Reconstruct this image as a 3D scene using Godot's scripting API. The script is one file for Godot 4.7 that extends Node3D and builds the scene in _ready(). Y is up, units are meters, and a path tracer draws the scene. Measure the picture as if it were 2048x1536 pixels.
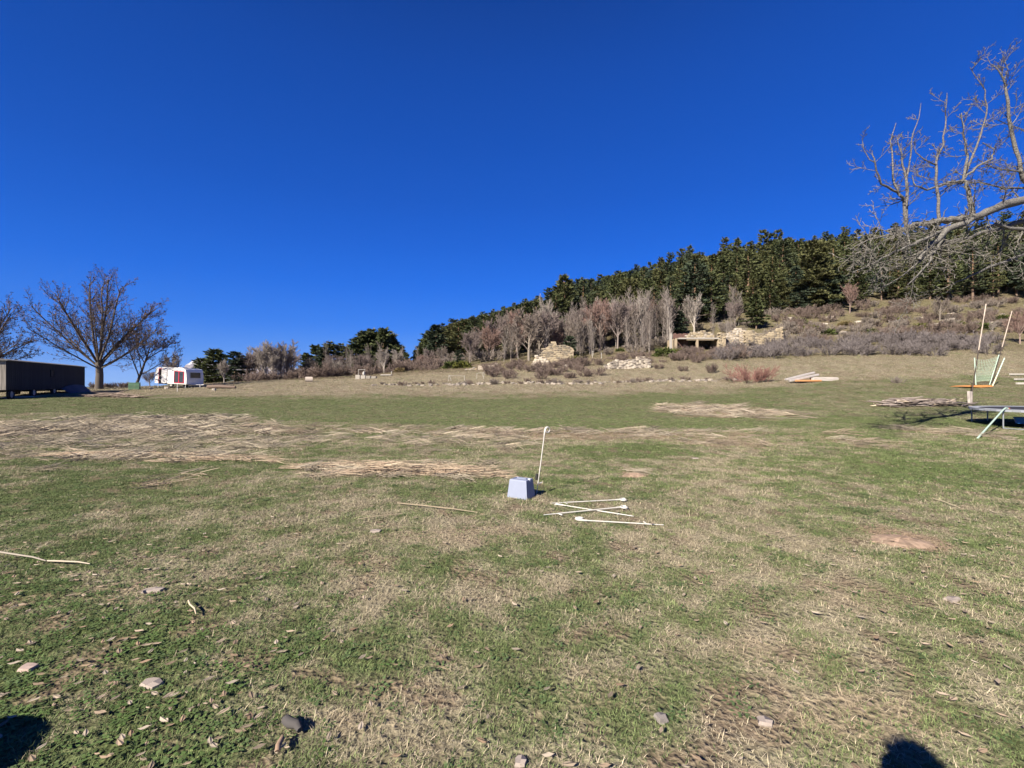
extends Node3D
# A dry spring meadow below a wooded hillside: caravan and wagon on the left, ruins on the slope, a trampoline on the right.
# Metres, y up; the photographer stands at the origin and looks along -z. «d» is the distance ahead (-z).
const F := 883.5
const EYE := 1.6
const HZ := 768.0
var rng := RandomNumberGenerator.new()
var used := {}
var nz_a := FastNoiseLite.new()
var nz_b := FastNoiseLite.new()
var nz_c := FastNoiseLite.new()
var lut := []
var lut_u := PackedFloat32Array()
var m_straw := PackedFloat32Array()
var m_bare := PackedFloat32Array()
var m_green := PackedFloat32Array()
const GX0 := -42.0
const GW := 840
const GH := 520
const GC := 0.1

# ---------------------------------------------------------------- mesh builder
class MB:
	var v := PackedVector3Array()
	var n := PackedVector3Array()
	var c := PackedColorArray()
	var i := PackedInt32Array()
	func tri(a: Vector3, b: Vector3, d: Vector3, col := Color.WHITE) -> void:
		var nn := (d - a).cross(b - a).normalized()
		var k := v.size()
		v.append(a); v.append(b); v.append(d)
		n.append(nn); n.append(nn); n.append(nn)
		c.append(col); c.append(col); c.append(col)
		i.append(k); i.append(k + 1); i.append(k + 2)
	func quad(a: Vector3, b: Vector3, d: Vector3, e: Vector3, col := Color.WHITE) -> void:
		var nn := (d - a).cross(b - a).normalized()
		var k := v.size()
		for p in [a, b, d, e]:
			v.append(p); n.append(nn); c.append(col)
		for q in [0, 1, 2, 0, 2, 3]:
			i.append(k + q)
	# a bevelled box, centre and half sizes in the frame t
	func box(t: Transform3D, s: Vector3, col := Color.WHITE, bev := 0.0) -> void:
		var h := s * 0.5
		var b := minf(bev, minf(h.x, minf(h.y, h.z)) * 0.8)
		for ax in 3:
			for sg in [-1.0, 1.0]:
				var o := Vector3.ZERO
				var p := Vector3.ZERO
				var q := Vector3.ZERO
				o[ax] = h[ax] * sg
				p[(ax + 1) % 3] = (h[(ax + 1) % 3] - b)
				q[(ax + 2) % 3] = (h[(ax + 2) % 3] - b) * sg
				quad(t * (o - p - q), t * (o - p + q), t * (o + p + q), t * (o + p - q), col)
		if b > 0.0:
			for ax in 3:
				var a1 := (ax + 1) % 3
				var a2 := (ax + 2) % 3
				for s1 in [-1.0, 1.0]:
					for s2 in [-1.0, 1.0]:
						var e0 := Vector3.ZERO
						var e1 := Vector3.ZERO
						e0[a1] = h[a1] * s1
						e0[a2] = (h[a2] - b) * s2
						e1[a1] = (h[a1] - b) * s1
						e1[a2] = h[a2] * s2
						var l := Vector3.ZERO
						l[ax] = (h[ax] - b) * s1 * s2
						quad(t * (e0 - l), t * (e0 + l), t * (e1 + l), t * (e1 - l), col)
			for s1 in [-1.0, 1.0]:
				for s2 in [-1.0, 1.0]:
					for s3 in [-1.0, 1.0]:
						var g := Vector3(s1, s2, s3)
						var a := Vector3(h.x, h.y - b, h.z - b) * g
						var bb := Vector3(h.x - b, h.y, h.z - b) * g
						var cc := Vector3(h.x - b, h.y - b, h.z) * g
						if s1 * s2 * s3 > 0:
							tri(t * a, t * cc, t * bb, col)
						else:
							tri(t * a, t * bb, t * cc, col)
	# a tube along a line of points
	func tube(pts: Array, rad: Array, sides: int, col: Color, cap := false, col2 := Color(-1, 0, 0)) -> void:
		var k0 := v.size()
		var m := pts.size()
		var side := Vector3.ZERO
		for j in m:
			var dir: Vector3 = (pts[mini(j + 1, m - 1)] - pts[maxi(j - 1, 0)]).normalized()
			if j == 0:
				side = dir.cross(Vector3(0.31, 0.87, 0.38)).normalized()
				if side.length() < 0.5:
					side = Vector3.RIGHT
			else:
				side = (side - dir * side.dot(dir)).normalized()
			var up := dir.cross(side)
			var cj := col if col2.r < 0.0 else col.lerp(col2, float(j) / float(m - 1))
			for s in sides:
				var a := TAU * s / sides
				var nn := side * cos(a) + up * sin(a)
				v.append(pts[j] + nn * rad[j])
				n.append(nn)
				c.append(cj)
		for j in m - 1:
			for s in sides:
				var a := k0 + j * sides + s
				var b := k0 + j * sides + (s + 1) % sides
				i.append(a); i.append(a + sides); i.append(b)
				i.append(b); i.append(a + sides); i.append(b + sides)
		if cap:
			for e in [0, m - 1]:
				for s in range(1, sides - 1):
					var a: Vector3 = v[k0 + e * sides]
					var b: Vector3 = v[k0 + e * sides + s]
					var g: Vector3 = v[k0 + e * sides + s + 1]
					if e == 0:
						tri(a, b, g, col)
					else:
						tri(a, g, b, col)
	func disc(t: Transform3D, r: float, sides: int, col := Color.WHITE) -> void:
		for s in sides:
			var a := TAU * s / sides
			var b := TAU * (s + 1) / sides
			tri(t.origin, t * Vector3(cos(b) * r, 0, sin(b) * r), t * Vector3(cos(a) * r, 0, sin(a) * r), col)
	# a closed ring
	func ring(t: Transform3D, r: float, rr: float, big: int, small: int, col := Color.WHITE) -> void:
		var k0 := v.size()
		for a in big:
			var an := TAU * a / big
			var o := Vector3(cos(an), 0, sin(an))
			for b in small:
				var bn := TAU * b / small
				var nn := o * cos(bn) + Vector3.UP * sin(bn)
				v.append(t * (o * r + nn * rr))
				n.append((t.basis * nn).normalized())
				c.append(col)
		for a in big:
			for b in small:
				var p := k0 + a * small + b
				var q := k0 + a * small + (b + 1) % small
				var p2 := k0 + ((a + 1) % big) * small + b
				var q2 := k0 + ((a + 1) % big) * small + (b + 1) % small
				for w in [p, p2, q, q, p2, q2]:
					i.append(w)
	# a solid drawn from an outline in the xy plane, pushed along z
	func prism(pts: PackedVector2Array, z0: float, z1: float, col := Color.WHITE) -> void:
		var ix := Geometry2D.triangulate_polygon(pts)
		for k in range(0, ix.size(), 3):
			var a := pts[ix[k]]
			var b := pts[ix[k + 1]]
			var d := pts[ix[k + 2]]
			if (b - a).cross(d - a) < 0:
				var x := b
				b = d
				d = x
			tri(Vector3(a.x, a.y, z1), Vector3(d.x, d.y, z1), Vector3(b.x, b.y, z1), col)
			tri(Vector3(a.x, a.y, z0), Vector3(b.x, b.y, z0), Vector3(d.x, d.y, z0), col)
		for k in pts.size():
			var a := pts[k]
			var b := pts[(k + 1) % pts.size()]
			quad(Vector3(a.x, a.y, z0), Vector3(b.x, b.y, z0), Vector3(b.x, b.y, z1), Vector3(a.x, a.y, z1), col)
	func mesh(mat: Material) -> ArrayMesh:
		var arr := []
		arr.resize(Mesh.ARRAY_MAX)
		arr[Mesh.ARRAY_VERTEX] = v
		arr[Mesh.ARRAY_NORMAL] = n
		arr[Mesh.ARRAY_COLOR] = c
		arr[Mesh.ARRAY_INDEX] = i
		var am := ArrayMesh.new()
		am.add_surface_from_arrays(Mesh.PRIMITIVE_TRIANGLES, arr)
		am.surface_set_material(0, mat)
		return am

# ---------------------------------------------------------------- scene helpers
func numbered(called: String) -> String:
	var k: int = used.get(called, 0)
	used[called] = k + 1
	return called if k == 0 else "%s_%03d" % [called, k]

func tag(o: Node, label: String, category: String, group := "", kind := "") -> void:
	if label: o.set_meta("label", label)
	if category: o.set_meta("category", category)
	if group: o.set_meta("group", group)
	if kind: o.set_meta("kind", kind)

func thing(called: String, label: String, category: String, at := Vector3.ZERO, turn := 0.0, group := "") -> Node3D:
	var o := Node3D.new()
	o.name = numbered(called)
	add_child(o, true)
	o.position = at
	o.rotation.y = turn
	tag(o, label, category, group)
	return o

func part(called: String, me: Mesh, parent: Node, t := Transform3D.IDENTITY) -> MeshInstance3D:
	var o := MeshInstance3D.new()
	o.name = called if parent != self else numbered(called)
	o.mesh = me
	o.transform = t
	parent.add_child(o, true)
	return o

func copy_of(o: Node3D, called: String, label: String, at: Vector3, turn: float, grp := "") -> Node3D:
	var r: Node3D = o.duplicate()
	r.name = numbered(called)
	add_child(r, true)
	r.position = at
	r.rotation.y = turn
	r.set_meta("label", label)
	if grp: r.set_meta("group", grp)
	return r

func lin(r: float, g: float, b: float) -> Color:
	return Color(r, g, b).linear_to_srgb()

# colour in linear values; vc: multiply with vertex colours
func mat(col: Color, rough := 0.9, vc := true, spec := 0.3) -> StandardMaterial3D:
	var m := StandardMaterial3D.new()
	m.albedo_color = col.linear_to_srgb()
	m.roughness = rough
	m.metallic_specular = spec
	m.vertex_color_use_as_albedo = vc
	return m

func grained(m: StandardMaterial3D, lo: float, hi: float, freq: float, scale: Vector3, size := 256, kind := FastNoiseLite.TYPE_SIMPLEX_SMOOTH, bump := 0.0) -> StandardMaterial3D:
	var nz := FastNoiseLite.new()
	nz.seed = 7 + int(freq * 9173.0) % 1000
	nz.noise_type = kind
	nz.frequency = freq
	nz.fractal_octaves = 4
	var tx := NoiseTexture2D.new()
	tx.noise = nz
	tx.width = size
	tx.height = size
	tx.seamless = true
	var gr := Gradient.new()
	gr.set_color(0, Color(lo, lo, lo).linear_to_srgb())
	gr.set_color(1, Color(hi, hi, hi).linear_to_srgb())
	tx.color_ramp = gr
	m.albedo_texture = tx
	m.uv1_triplanar = true
	m.uv1_scale = scale
	if bump > 0.0:
		var t2 := NoiseTexture2D.new()
		t2.noise = nz
		t2.width = size
		t2.height = size
		t2.seamless = true
		t2.as_normal_map = true
		t2.bump_strength = bump
		m.normal_enabled = true
		m.normal_texture = t2
	return m

# ---------------------------------------------------------------- the lie of the land
const DS := [0.0, 6.0, 16.0, 25.0, 35.0, 48.0, 60.0, 75.0, 100.0, 150.0, 250.0, 400.0]
const LAND := [
	[-250, [0.0, 0.0, -0.05, 0.25, 0.7, 0.85, 0.5, -0.6, -4.0, -12.0, -32.0, -60.0]],
	[100, [0.0, 0.0, -0.05, 0.28, 0.78, 1.0, 0.8, 0.0, -3.0, -10.0, -30.0, -60.0]],
	[350, [0.0, 0.0, -0.05, 0.2, 0.6, 1.1, 1.35, 1.0, -0.6, -5.0, -24.0, -60.0]],
	[550, [0.0, 0.0, -0.05, 0.15, 0.45, 1.35, 1.85, 2.3, 2.0, 0.0, -12.0, -50.0]],
	[750, [0.0, 0.0, -0.05, 0.1, 0.4, 1.55, 2.35, 3.2, 4.6, 6.5, 9.0, -20.0]],
	[950, [0.0, 0.0, -0.05, 0.1, 0.36, 1.7, 3.2, 4.9, 8.3, 14.0, 24.0, 20.0]],
	[1130, [0.0, 0.0, -0.05, 0.1, 0.4, 1.8, 3.8, 6.2, 11.5, 23.0, 44.0, 60.0]],
	[1250, [0.0, 0.0, -0.05, 0.12, 0.45, 1.9, 4.2, 7.2, 13.5, 29.0, 52.0, 75.0]],
	[1450, [0.0, 0.0, -0.05, 0.18, 0.6, 2.1, 4.8, 8.0, 17.0, 37.0, 62.0, 90.0]],
	[1700, [0.0, 0.0, -0.05, 0.3, 1.3, 3.0, 5.5, 9.5, 20.0, 41.0, 70.0, 100.0]],
	[2000, [0.0, 0.0, -0.05, 0.4, 1.55, 3.4, 6.0, 10.0, 20.5, 44.0, 80.0, 115.0]],
	[2400, [0.0, 0.0, -0.05, 0.4, 1.6, 3.5, 6.0, 10.0, 21.0, 45.0, 84.0, 120.0]],
]

func make_land() -> void:
	for col in LAND:
		lut_u.append((col[0] - 1024.0) / F)
		var raw := PackedFloat32Array()
		for s in 801:
			var d := s * 0.5
			var k := 0
			while k < DS.size() - 2 and d > DS[k + 1]:
				k += 1
			raw.append(lerpf(col[1][k], col[1][k + 1], (d - DS[k]) / (DS[k + 1] - DS[k])))
		var out := PackedFloat32Array()
		for s in 801:
			var w := mini(int(s * 0.09), 24)
			var a := 0.0
			for q in range(-w, w + 1):
				a += raw[clampi(s + q, 0, 800)]
			out.append(a / (2 * w + 1))
		lut.append(out)

func base_h(x: float, d: float) -> float:
	if d <= 0.0:
		return 0.0
	var dd := minf(d, 399.0)
	var u := clampf(x / maxf(dd, 5.0), lut_u[0], lut_u[lut_u.size() - 1] - 0.0001)
	var k := 0
	while u >= lut_u[k + 1]:
		k += 1
	var t := (u - lut_u[k]) / (lut_u[k + 1] - lut_u[k])
	var s := dd * 2.0
	var si := int(s)
	var sf := s - si
	var a: float = lerpf(lut[k][si], lut[k][si + 1], sf)
	var b: float = lerpf(lut[k + 1][si], lut[k + 1][si + 1], sf)
	var h := lerpf(a, b, t)
	if d > 399.0:
		h = lerpf(h, -60.0, clampf((d - 399.0) / 1100.0, 0.0, 1.0))
	return h

func hgt(x: float, d: float) -> float:
	var h := base_h(x, d)
	h += nz_a.get_noise_2d(x * 3.0, d * 3.0) * 0.035
	if d > 40.0:
		h += nz_a.get_noise_2d(x * 0.35, d * 0.35) * clampf((d - 40.0) / 60.0, 0.0, 1.0) * 1.0
		h += nz_b.get_noise_2d(x, d) * clampf((d - 40.0) / 60.0, 0.0, 1.0) * 0.25
	return h

func gp(px: float, d: float, up := 0.0) -> Vector3:
	var x := (px - 1024.0) / F * d
	return Vector3(x, hgt(x, d) + up, -d)

func wp(px: float, row: float, d: float) -> Vector3:
	return Vector3((px - 1024.0) / F * d, EYE + (HZ - row) / F * d, -d)

# where the line of sight through that point of the photograph meets the ground
func on_ground(px: float, row: float) -> Vector3:
	var d := 1.5
	while d < 120.0:
		if EYE + (HZ - row) / F * d <= hgt((px - 1024.0) / F * d, d):
			return gp(px, d)
		d *= 1.01
	return gp(px, 120.0)

# ---------------------------------------------------------------- what grows where
func patch(px: float, row: float, rx: float, ry: float, mask: PackedFloat32Array, amount: float) -> void:
	var d0 := on_ground(px, row - ry * 0.98).z * -1.0
	var d1 := on_ground(px, row + ry).z * -1.0
	var dc := (d0 + d1) * 0.5
	var hd := maxf((d0 - d1) * 0.5, 0.1)
	var xc := (px - 1024.0) / F * dc
	var hx := rx / F * dc
	for j in range(maxi(0, int((dc - hd * 1.4) / GC)), mini(GH - 1, int((dc + hd * 1.4) / GC))):
		var d := j * GC
		for i in range(maxi(0, int((xc - hx * 1.4 - GX0) / GC)), mini(GW - 1, int((xc + hx * 1.4 - GX0) / GC))):
			var x := GX0 + i * GC
			var q := sqrt(pow((x - xc) / hx, 2.0) + pow((d - dc) / hd, 2.0))
			q += nz_c.get_noise_2d(x * 14.0, d * 14.0) * 0.5 + nz_b.get_noise_2d(x * 9.0, d * 9.0) * 0.3
			var a := clampf((1.05 - q) * 3.0, 0.0, 1.0) * amount
			var k := j * GW + i
			if a > mask[k]:
				mask[k] = a

func look(m: PackedFloat32Array, x: float, d: float) -> float:
	var i := int((x - GX0) / GC)
	var j := int(d / GC)
	if i < 0 or j < 0 or i >= GW or j >= GH:
		return 0.0
	return m[j * GW + i]

const GREEN_A := Color(0.104, 0.148, 0.054)
const GREEN_B := Color(0.238, 0.274, 0.126)
const STRAW := Color(0.52, 0.455, 0.335)
const RUST := Color(0.37, 0.27, 0.20)
const SOIL := Color(0.235, 0.178, 0.128)

# 0 green .. 1 dry
func dryness(x: float, d: float) -> float:
	var u := x / maxf(d, 1.0)
	var base := 0.49
	var lo := 16.5 + clampf(-u, 0.0, 1.0) * 6.0
	if d > lo - 2.0:
		base = lerpf(0.49, 0.25, smoothstep(lo - 1.0, lo + 0.5, d))
		var hi := 36.0 + clampf(u, 0.0, 1.0) * 3.0 - clampf(-u - 0.4, 0.0, 1.0) * 6.0
		base = lerpf(base, 0.90 - clampf(u, 0.0, 0.9) * 0.08, smoothstep(hi - 2.0, hi + 4.0, d + nz_b.get_noise_2d(x * 2.0, d * 2.0) * 4.0))
	elif d < 14.0:
		base += -0.13 * smoothstep(0.2, 0.9, -u) + 0.10 * smoothstep(0.1, 0.5, u) * smoothstep(0.9, 0.5, u)
	if u > 0.45 and d < 38.0:
		base -= 0.12 * smoothstep(0.45, 0.75, u) * smoothstep(6.0, 9.0, d) * smoothstep(18.0, 14.0, d)
		base += 0.2 * smoothstep(0.5, 0.75, u) * smoothstep(16.0, 28.0, d)
	var amp := 1.0 - 0.6 * smoothstep(lo - 1.0, lo + 1.0, d) * smoothstep(38.0, 34.0, d) * smoothstep(0.75, 0.45, u)
	base += (nz_a.get_noise_2d(x * 4.0, d * 4.0) * 0.24 + nz_b.get_noise_2d(x * 6.0, d * 6.0) * 0.3 + nz_c.get_noise_2d(x * 34.0, d * 34.0) * 0.42 * smoothstep(30.0, 10.0, d)) * amp
	base -= look(m_green, x, d) * 0.6
	return clampf(base, 0.0, 1.0)

func ground_color(x: float, d: float) -> Color:
	var dry := dryness(x, d)
	var c := GREEN_A.lerp(STRAW * 0.72, dry)
	var s := look(m_straw, x, d)
	c = c.lerp(STRAW * 0.6, s * 0.6)
	var b := look(m_bare, x, d)
	c = c.lerp(RUST, b * 0.85)
	var f := nz_c.get_noise_2d(x * 30.0, d * 30.0)
	if d < 52.0 and f > 0.32:
		c = c.lerp(SOIL, clampf((f - 0.32) * 5.0, 0.0, 0.8))
	# bare earth and thatch between the blades, in patches
	c = c.lerp(Color(0.16, 0.125, 0.09), clampf(0.35 + 0.5 * nz_b.get_noise_2d(x * 21.0, d * 21.0), 0.0, 0.8) * (1.0 - b * 0.7))
	if d > 52.0:
		var w := smoothstep(52.0, 70.0, d)
		var q := nz_b.get_noise_2d(x * 1.3, d * 1.3) * 0.5 + 0.5
		var hill := Color(0.23, 0.185, 0.13).lerp(Color(0.17, 0.165, 0.085), q)
		if x / d < 0.35 and d < 75.0:
			hill = hill.lerp(Color(0.27, 0.215, 0.155), 0.6)
		c = c.lerp(hill, w)
	if d > 400.0:
		c = Color(0.08, 0.09, 0.05)
	return c

# ---------------------------------------------------------------- plants
func rv() -> Vector3:
	return Vector3(rng.randf_range(-1, 1), rng.randf_range(-1, 1), rng.randf_range(-1, 1))

func fr(a: float, b: float) -> float:
	return rng.randf_range(a, b)

# P: seg, n, ang, len, rr, wob, up (one value per level), start, most, col, twig, tip
func grow(mb: MB, p: Vector3, dir: Vector3, length: float, r: float, lvl: int, P: Dictionary, tips: MB = null) -> void:
	var seg: int = P.seg[lvl]
	var pts := [p]
	var rad := [r]
	var q := p
	var last: bool = lvl >= P.most
	for s in seg:
		dir = (dir + rv() * P.wob[lvl] + Vector3.UP * P.up[lvl]).normalized()
		q += dir * length / seg
		pts.append(q)
		rad.append(maxf(r * lerpf(1.0, 0.25 if last else 0.42, float(s + 1) / seg), P.thin))
	var sides := 8 if r > 0.12 else (6 if r > 0.05 else (4 if r > 0.025 else 3))
	var t0 := clampf(1.0 - r / 0.06, 0.0, 1.0)
	mb.tube(pts, rad, sides, P.col.lerp(P.twig, t0) * fr(0.85, 1.1))
	if last:
		if tips and P.get("tip", 0) > 0:
			for k in int(P.tip):
				var o: Vector3 = pts[seg - (k % 2)] + rv() * 0.08
				var a: Vector3 = rv().normalized() * fr(0.05, 0.12) * P.get("tip_size", 1.0)
				var b: Vector3 = rv().normalized() * fr(0.05, 0.12) * P.get("tip_size", 1.0)
				tips.tri(o, o + a, o + b, P.tip_col * fr(0.7, 1.2))
		return
	var n: int = P.n[lvl]
	var turn := fr(0, TAU)
	for k in n:
		var t: float = lerpf(P.start[lvl], 1.0, (k + fr(0.1, 0.9)) / n)
		var f := t * seg
		var a := mini(int(f), seg - 1)
		var o: Vector3 = pts[a].lerp(pts[a + 1], f - a)
		var along: Vector3 = (pts[a + 1] - pts[a]).normalized()
		turn += 2.4 + fr(-0.5, 0.5)
		var side := along.cross(Vector3(0.2, 0.3, 0.93)).normalized().rotated(along, turn)
		var an: float = P.ang[lvl] * fr(0.75, 1.2)
		var nd := along * cos(an) + side * sin(an)
		var len2: float = length * P.len[lvl] * lerpf(1.0, 0.62, t) * fr(0.75, 1.2)
		var r2: float = minf(lerpf(rad[a], rad[a + 1], f - a) * 0.92, r * P.rr[lvl] * fr(0.8, 1.1))
		grow(mb, o, nd, len2, maxf(r2, P.thin), lvl + 1, P, tips)

# a bare tree: [wood mesh, tips mesh or null]
func bare_tree(P: Dictionary, h: float, r: float, lean: Vector3, wood: Material, tipmat: Material = null) -> Array:
	var mb := MB.new()
	var tips := MB.new()
	grow(mb, Vector3(0, -0.15, 0), (Vector3.UP + lean).normalized(), h, r, 0, P, tips)
	return [mb.mesh(wood), tips.mesh(tipmat) if tips.v.size() else null]

# many stems from the ground
func bush_mesh(stems: int, h: float, w: float, P: Dictionary, wood: Material) -> ArrayMesh:
	var mb := MB.new()
	for s in stems:
		var a := fr(0, TAU)
		var o := Vector3(cos(a), 0, sin(a)) * fr(0.0, w * 0.35)
		grow(mb, o - Vector3(0, 0.1, 0), (Vector3.UP + Vector3(cos(a), 0, sin(a)) * fr(0.1, 0.9) * w / h).normalized(), h * fr(0.55, 0.8), P.r0 * fr(0.7, 1.2), 0, P)
	return mb.mesh(wood)

# conifer: [trunk, crown]; crown as boughs of needle sprays
func conifer(h: float, w: float, bare: float, droop: float, ragged: float, tint: Color, bark: Material, needles: Material, full := 1.0) -> Array:
	var tr := MB.new()
	var r := h * 0.016
	tr.tube([Vector3(0, -0.5, 0), Vector3(fr(-.1, .1), h * 0.35, fr(-.1, .1)), Vector3(fr(-.15, .15), h * 0.7, fr(-.15, .15)), Vector3(0, h * 0.98, 0)], [r * 1.15, r, r * 0.6, r * 0.1], 6, Color(0.16, 0.12, 0.095), false, Color(0.22, 0.13, 0.07))
	for k in 6:
		var y := h * fr(0.12, bare + 0.1)
		var a := fr(0, TAU)
		var o := Vector3(0, y, 0)
		tr.tube([o, o + Vector3(cos(a), fr(-0.2, 0.2), sin(a)) * w * fr(0.3, 0.7)], [r * 0.25, r * 0.05], 3, Color(0.2, 0.17, 0.14))
	var cr := MB.new()
	var whorls := int(h * (1.5 + maxf(full - 1.0, 0.0) * 1.4))
	for q in whorls:
		var t := (q + fr(0.0, 0.6)) / whorls
		var y := lerpf(h * bare, h * 0.985, t)
		var shape := pow(1.0 - t, 0.74 - ragged * 0.4) * (0.55 + 0.45 * smoothstep(0.0, 0.22, t))
		var nb := 5 + rng.randi() % 3
		var a0 := fr(0, TAU)
		for b in nb:
			if rng.randf() < ragged * 0.35:
				continue
			var a := a0 + TAU * b / nb + fr(-0.35, 0.35)
			var ln := maxf(w * shape * fr(1.0 - ragged, 1.05) * (1.0 + 0.3 * sin(a * 2.0 + q * 0.7)), 0.18)
			var out := Vector3(cos(a), 0, sin(a))
			var o := Vector3(0, y, 0)
			var slope := lerpf(-droop, 0.75, pow(t, 1.6))
			var tone := fr(0.7, 1.15)
			var e := o + out * ln + Vector3(0, slope * ln, 0)
			if ln > 0.5:
				tr.tube([o, e - (e - o) * 0.15], [r * 0.22, r * 0.05], 3, Color(0.13, 0.1, 0.08))
			var np := int(ln * 4.2 * full) + 2
			for c in np:
				var s := lerpf(0.25, 1.0, (c + fr(0, 1)) / np)
				var p := o.lerp(e, s) + Vector3(0, 0.10 * s * ln - 0.12 * s * s * ln, 0)
				var sidew := out.cross(Vector3.UP) * fr(-0.4, 0.4) * ln * (1.15 - s) * 0.8
				p += sidew
				var tc := tint * tone * fr(0.8, 1.2)
				for g in 6:
					var dv := (out * fr(0.2, 1.0) + sidew.normalized() * fr(-0.9, 0.9) + Vector3.UP * fr(-0.15, 0.6)).normalized()
					var l := fr(0.32, 0.62)
					var sd := dv.cross(rv()).normalized() * fr(0.08, 0.17)
					cr.tri(p - sd, p + dv * l, p + sd, tc * fr(0.75, 1.25))
	return [tr.mesh(bark), cr.mesh(needles)]

# rounded broken stone, unit size
func stone_mesh(m: Material, rough: float, flat := 1.0) -> ArrayMesh:
	var mb := MB.new()
	var grid := {}
	var off := Vector3(fr(-50, 50), fr(-50, 50), fr(-50, 50))
	var pt := func(p: Vector3) -> Vector3:
		var s := p.normalized() * 0.5
		var b := p * 0.5
		var o := b.lerp(s, 0.42)
		o *= 1.0 + nz_c.get_noise_3dv(o * 60.0 + off) * rough + nz_b.get_noise_3dv(o * 90.0 + off) * rough * 0.5
		o.y *= flat
		return o
	for ax in 3:
		for sg in [-1.0, 1.0]:
			for i in 2:
				for j in 2:
					var q := []
					for k in [[0, 0], [0, 1], [1, 1], [1, 0]]:
						var p := Vector3.ZERO
						p[ax] = sg
						p[(ax + 1) % 3] = (i + k[0]) - 1.0
						p[(ax + 2) % 3] = ((j + k[1]) - 1.0) * sg
						q.append(pt.call(p))
					mb.quad(q[0], q[1], q[2], q[3], Color.WHITE * fr(0.85, 1.0))
	return mb.mesh(m)

# ---------------------------------------------------------------- ground cover meshes
func blade(mb: MB, p: Vector3, dir: Vector3, l: float, w: float, bend: float, col: Color) -> void:
	var sd := dir.cross(Vector3.UP)
	if sd.length() < 0.1:
		sd = Vector3(cos(p.x * 90.0), 0, sin(p.x * 90.0))
	sd = sd.normalized() * w * 0.5
	var m := p + dir * l * 0.55
	var d2 := (dir + Vector3(dir.x, -0.2, dir.z) * bend).normalized()
	var e := m + d2 * l * 0.5
	mb.quad(p - sd, m - sd * 0.85, m + sd * 0.85, p + sd, col)
	mb.tri(m - sd * 0.85, e, m + sd * 0.85, col * 1.1)

func tuft(m: Material, count: int, spread: float, lmin: float, lmax: float, w: float, flat: float) -> ArrayMesh:
	var mb := MB.new()
	for k in count:
		var a := fr(0, TAU)
		var o := Vector3(cos(a), 0, sin(a)) * sqrt(rng.randf()) * spread
		o.y = -0.006
		var b := fr(0, TAU)
		var dir := Vector3(cos(b) * flat * fr(0.2, 1.3), fr(0.35, 1.0), sin(b) * flat * fr(0.2, 1.3)).normalized()
		blade(mb, o, dir, fr(lmin, lmax), w * fr(0.7, 1.3), fr(0.3, 1.6), Color.WHITE * fr(0.5, 1.0))
	return mb.mesh(m)

func leafy(m: Material, count: int) -> ArrayMesh:
	var mb := MB.new()
	for k in count:
		var a := fr(0, TAU)
		var o := Vector3(cos(a), 0, sin(a)) * fr(0.005, 0.05)
		o.y = fr(0.005, 0.035)
		var out := Vector3(cos(a), fr(-0.1, 0.5), sin(a)).normalized()
		var sd := out.cross(Vector3.UP).normalized() * fr(0.007, 0.013)
		var l := fr(0.02, 0.042)
		var col := Color.WHITE * fr(0.6, 0.95)
		mb.tri(o, o + out * l * 0.5 - sd, o + out * l * 0.5 + sd, col)
		mb.tri(o + out * l * 0.5 - sd, o + out * l, o + out * l * 0.5 + sd, col)
	return mb.mesh(m)

func stalks(m: Material, count: int, spread: float, lmin: float, lmax: float, w: float, along: float) -> ArrayMesh:
	var mb := MB.new()
	for k in count:
		var a := fr(-along, along)
		var dir := Vector3(cos(a), fr(-0.03, 0.09), sin(a)).normalized()
		var o := Vector3(fr(-spread, spread), fr(0.0, 0.045), fr(-spread, spread) * 0.6)
		var l := fr(lmin, lmax)
		var q := o + dir * l * 0.5 + Vector3(0, fr(-0.005, 0.02), fr(-0.02, 0.02))
		mb.tube([o - dir * l * 0.5, q, q + (dir + rv() * 0.15).normalized() * l * 0.5], [w, w * 0.9, w * 0.5], 3, Color.WHITE * fr(0.5, 1.0))
	return mb.mesh(m)

func dead_leaf(m: Material) -> ArrayMesh:
	var mb := MB.new()
	var l := 0.035
	var w := 0.014
	var cup := fr(0.004, 0.014)
	for s in [-1.0, 1.0]:
		var a := Vector3(-l, fr(0, 0.008), 0)
		var b := Vector3(-l * 0.2, cup, w * s)
		var d := Vector3(l * 0.5, cup * fr(0.4, 1.2), w * 0.8 * s)
		var e := Vector3(l, fr(0, 0.012), 0)
		mb.tri(a, b, d, Color.WHITE * 0.9)
		mb.tri(a, d, e, Color.WHITE * 0.8)
	return mb.mesh(m)

func scatter(called: String, label: String, category: String, me: Mesh, buf: PackedFloat32Array) -> void:
	if buf.size() == 0:
		return
	var mm := MultiMesh.new()
	mm.transform_format = MultiMesh.TRANSFORM_3D
	mm.use_colors = true
	mm.mesh = me
	mm.instance_count = buf.size() / 16
	mm.buffer = buf
	var o := MultiMeshInstance3D.new()
	o.name = numbered(called)
	o.multimesh = mm
	tag(o, label, category, "", "stuff")
	add_child(o, true)

func put(buf: PackedFloat32Array, p: Vector3, turn: float, s: float, sy: float, col: Color, tip := 0.0) -> void:
	var c := cos(turn) * s
	var n := sin(turn) * s
	buf.append_array(PackedFloat32Array([c, tip * sy, n, p.x, 0.0, sy, 0.0, p.y, -n, tip * sy * 0.5, c, p.z, col.r, col.g, col.b, 1.0]))

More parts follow.
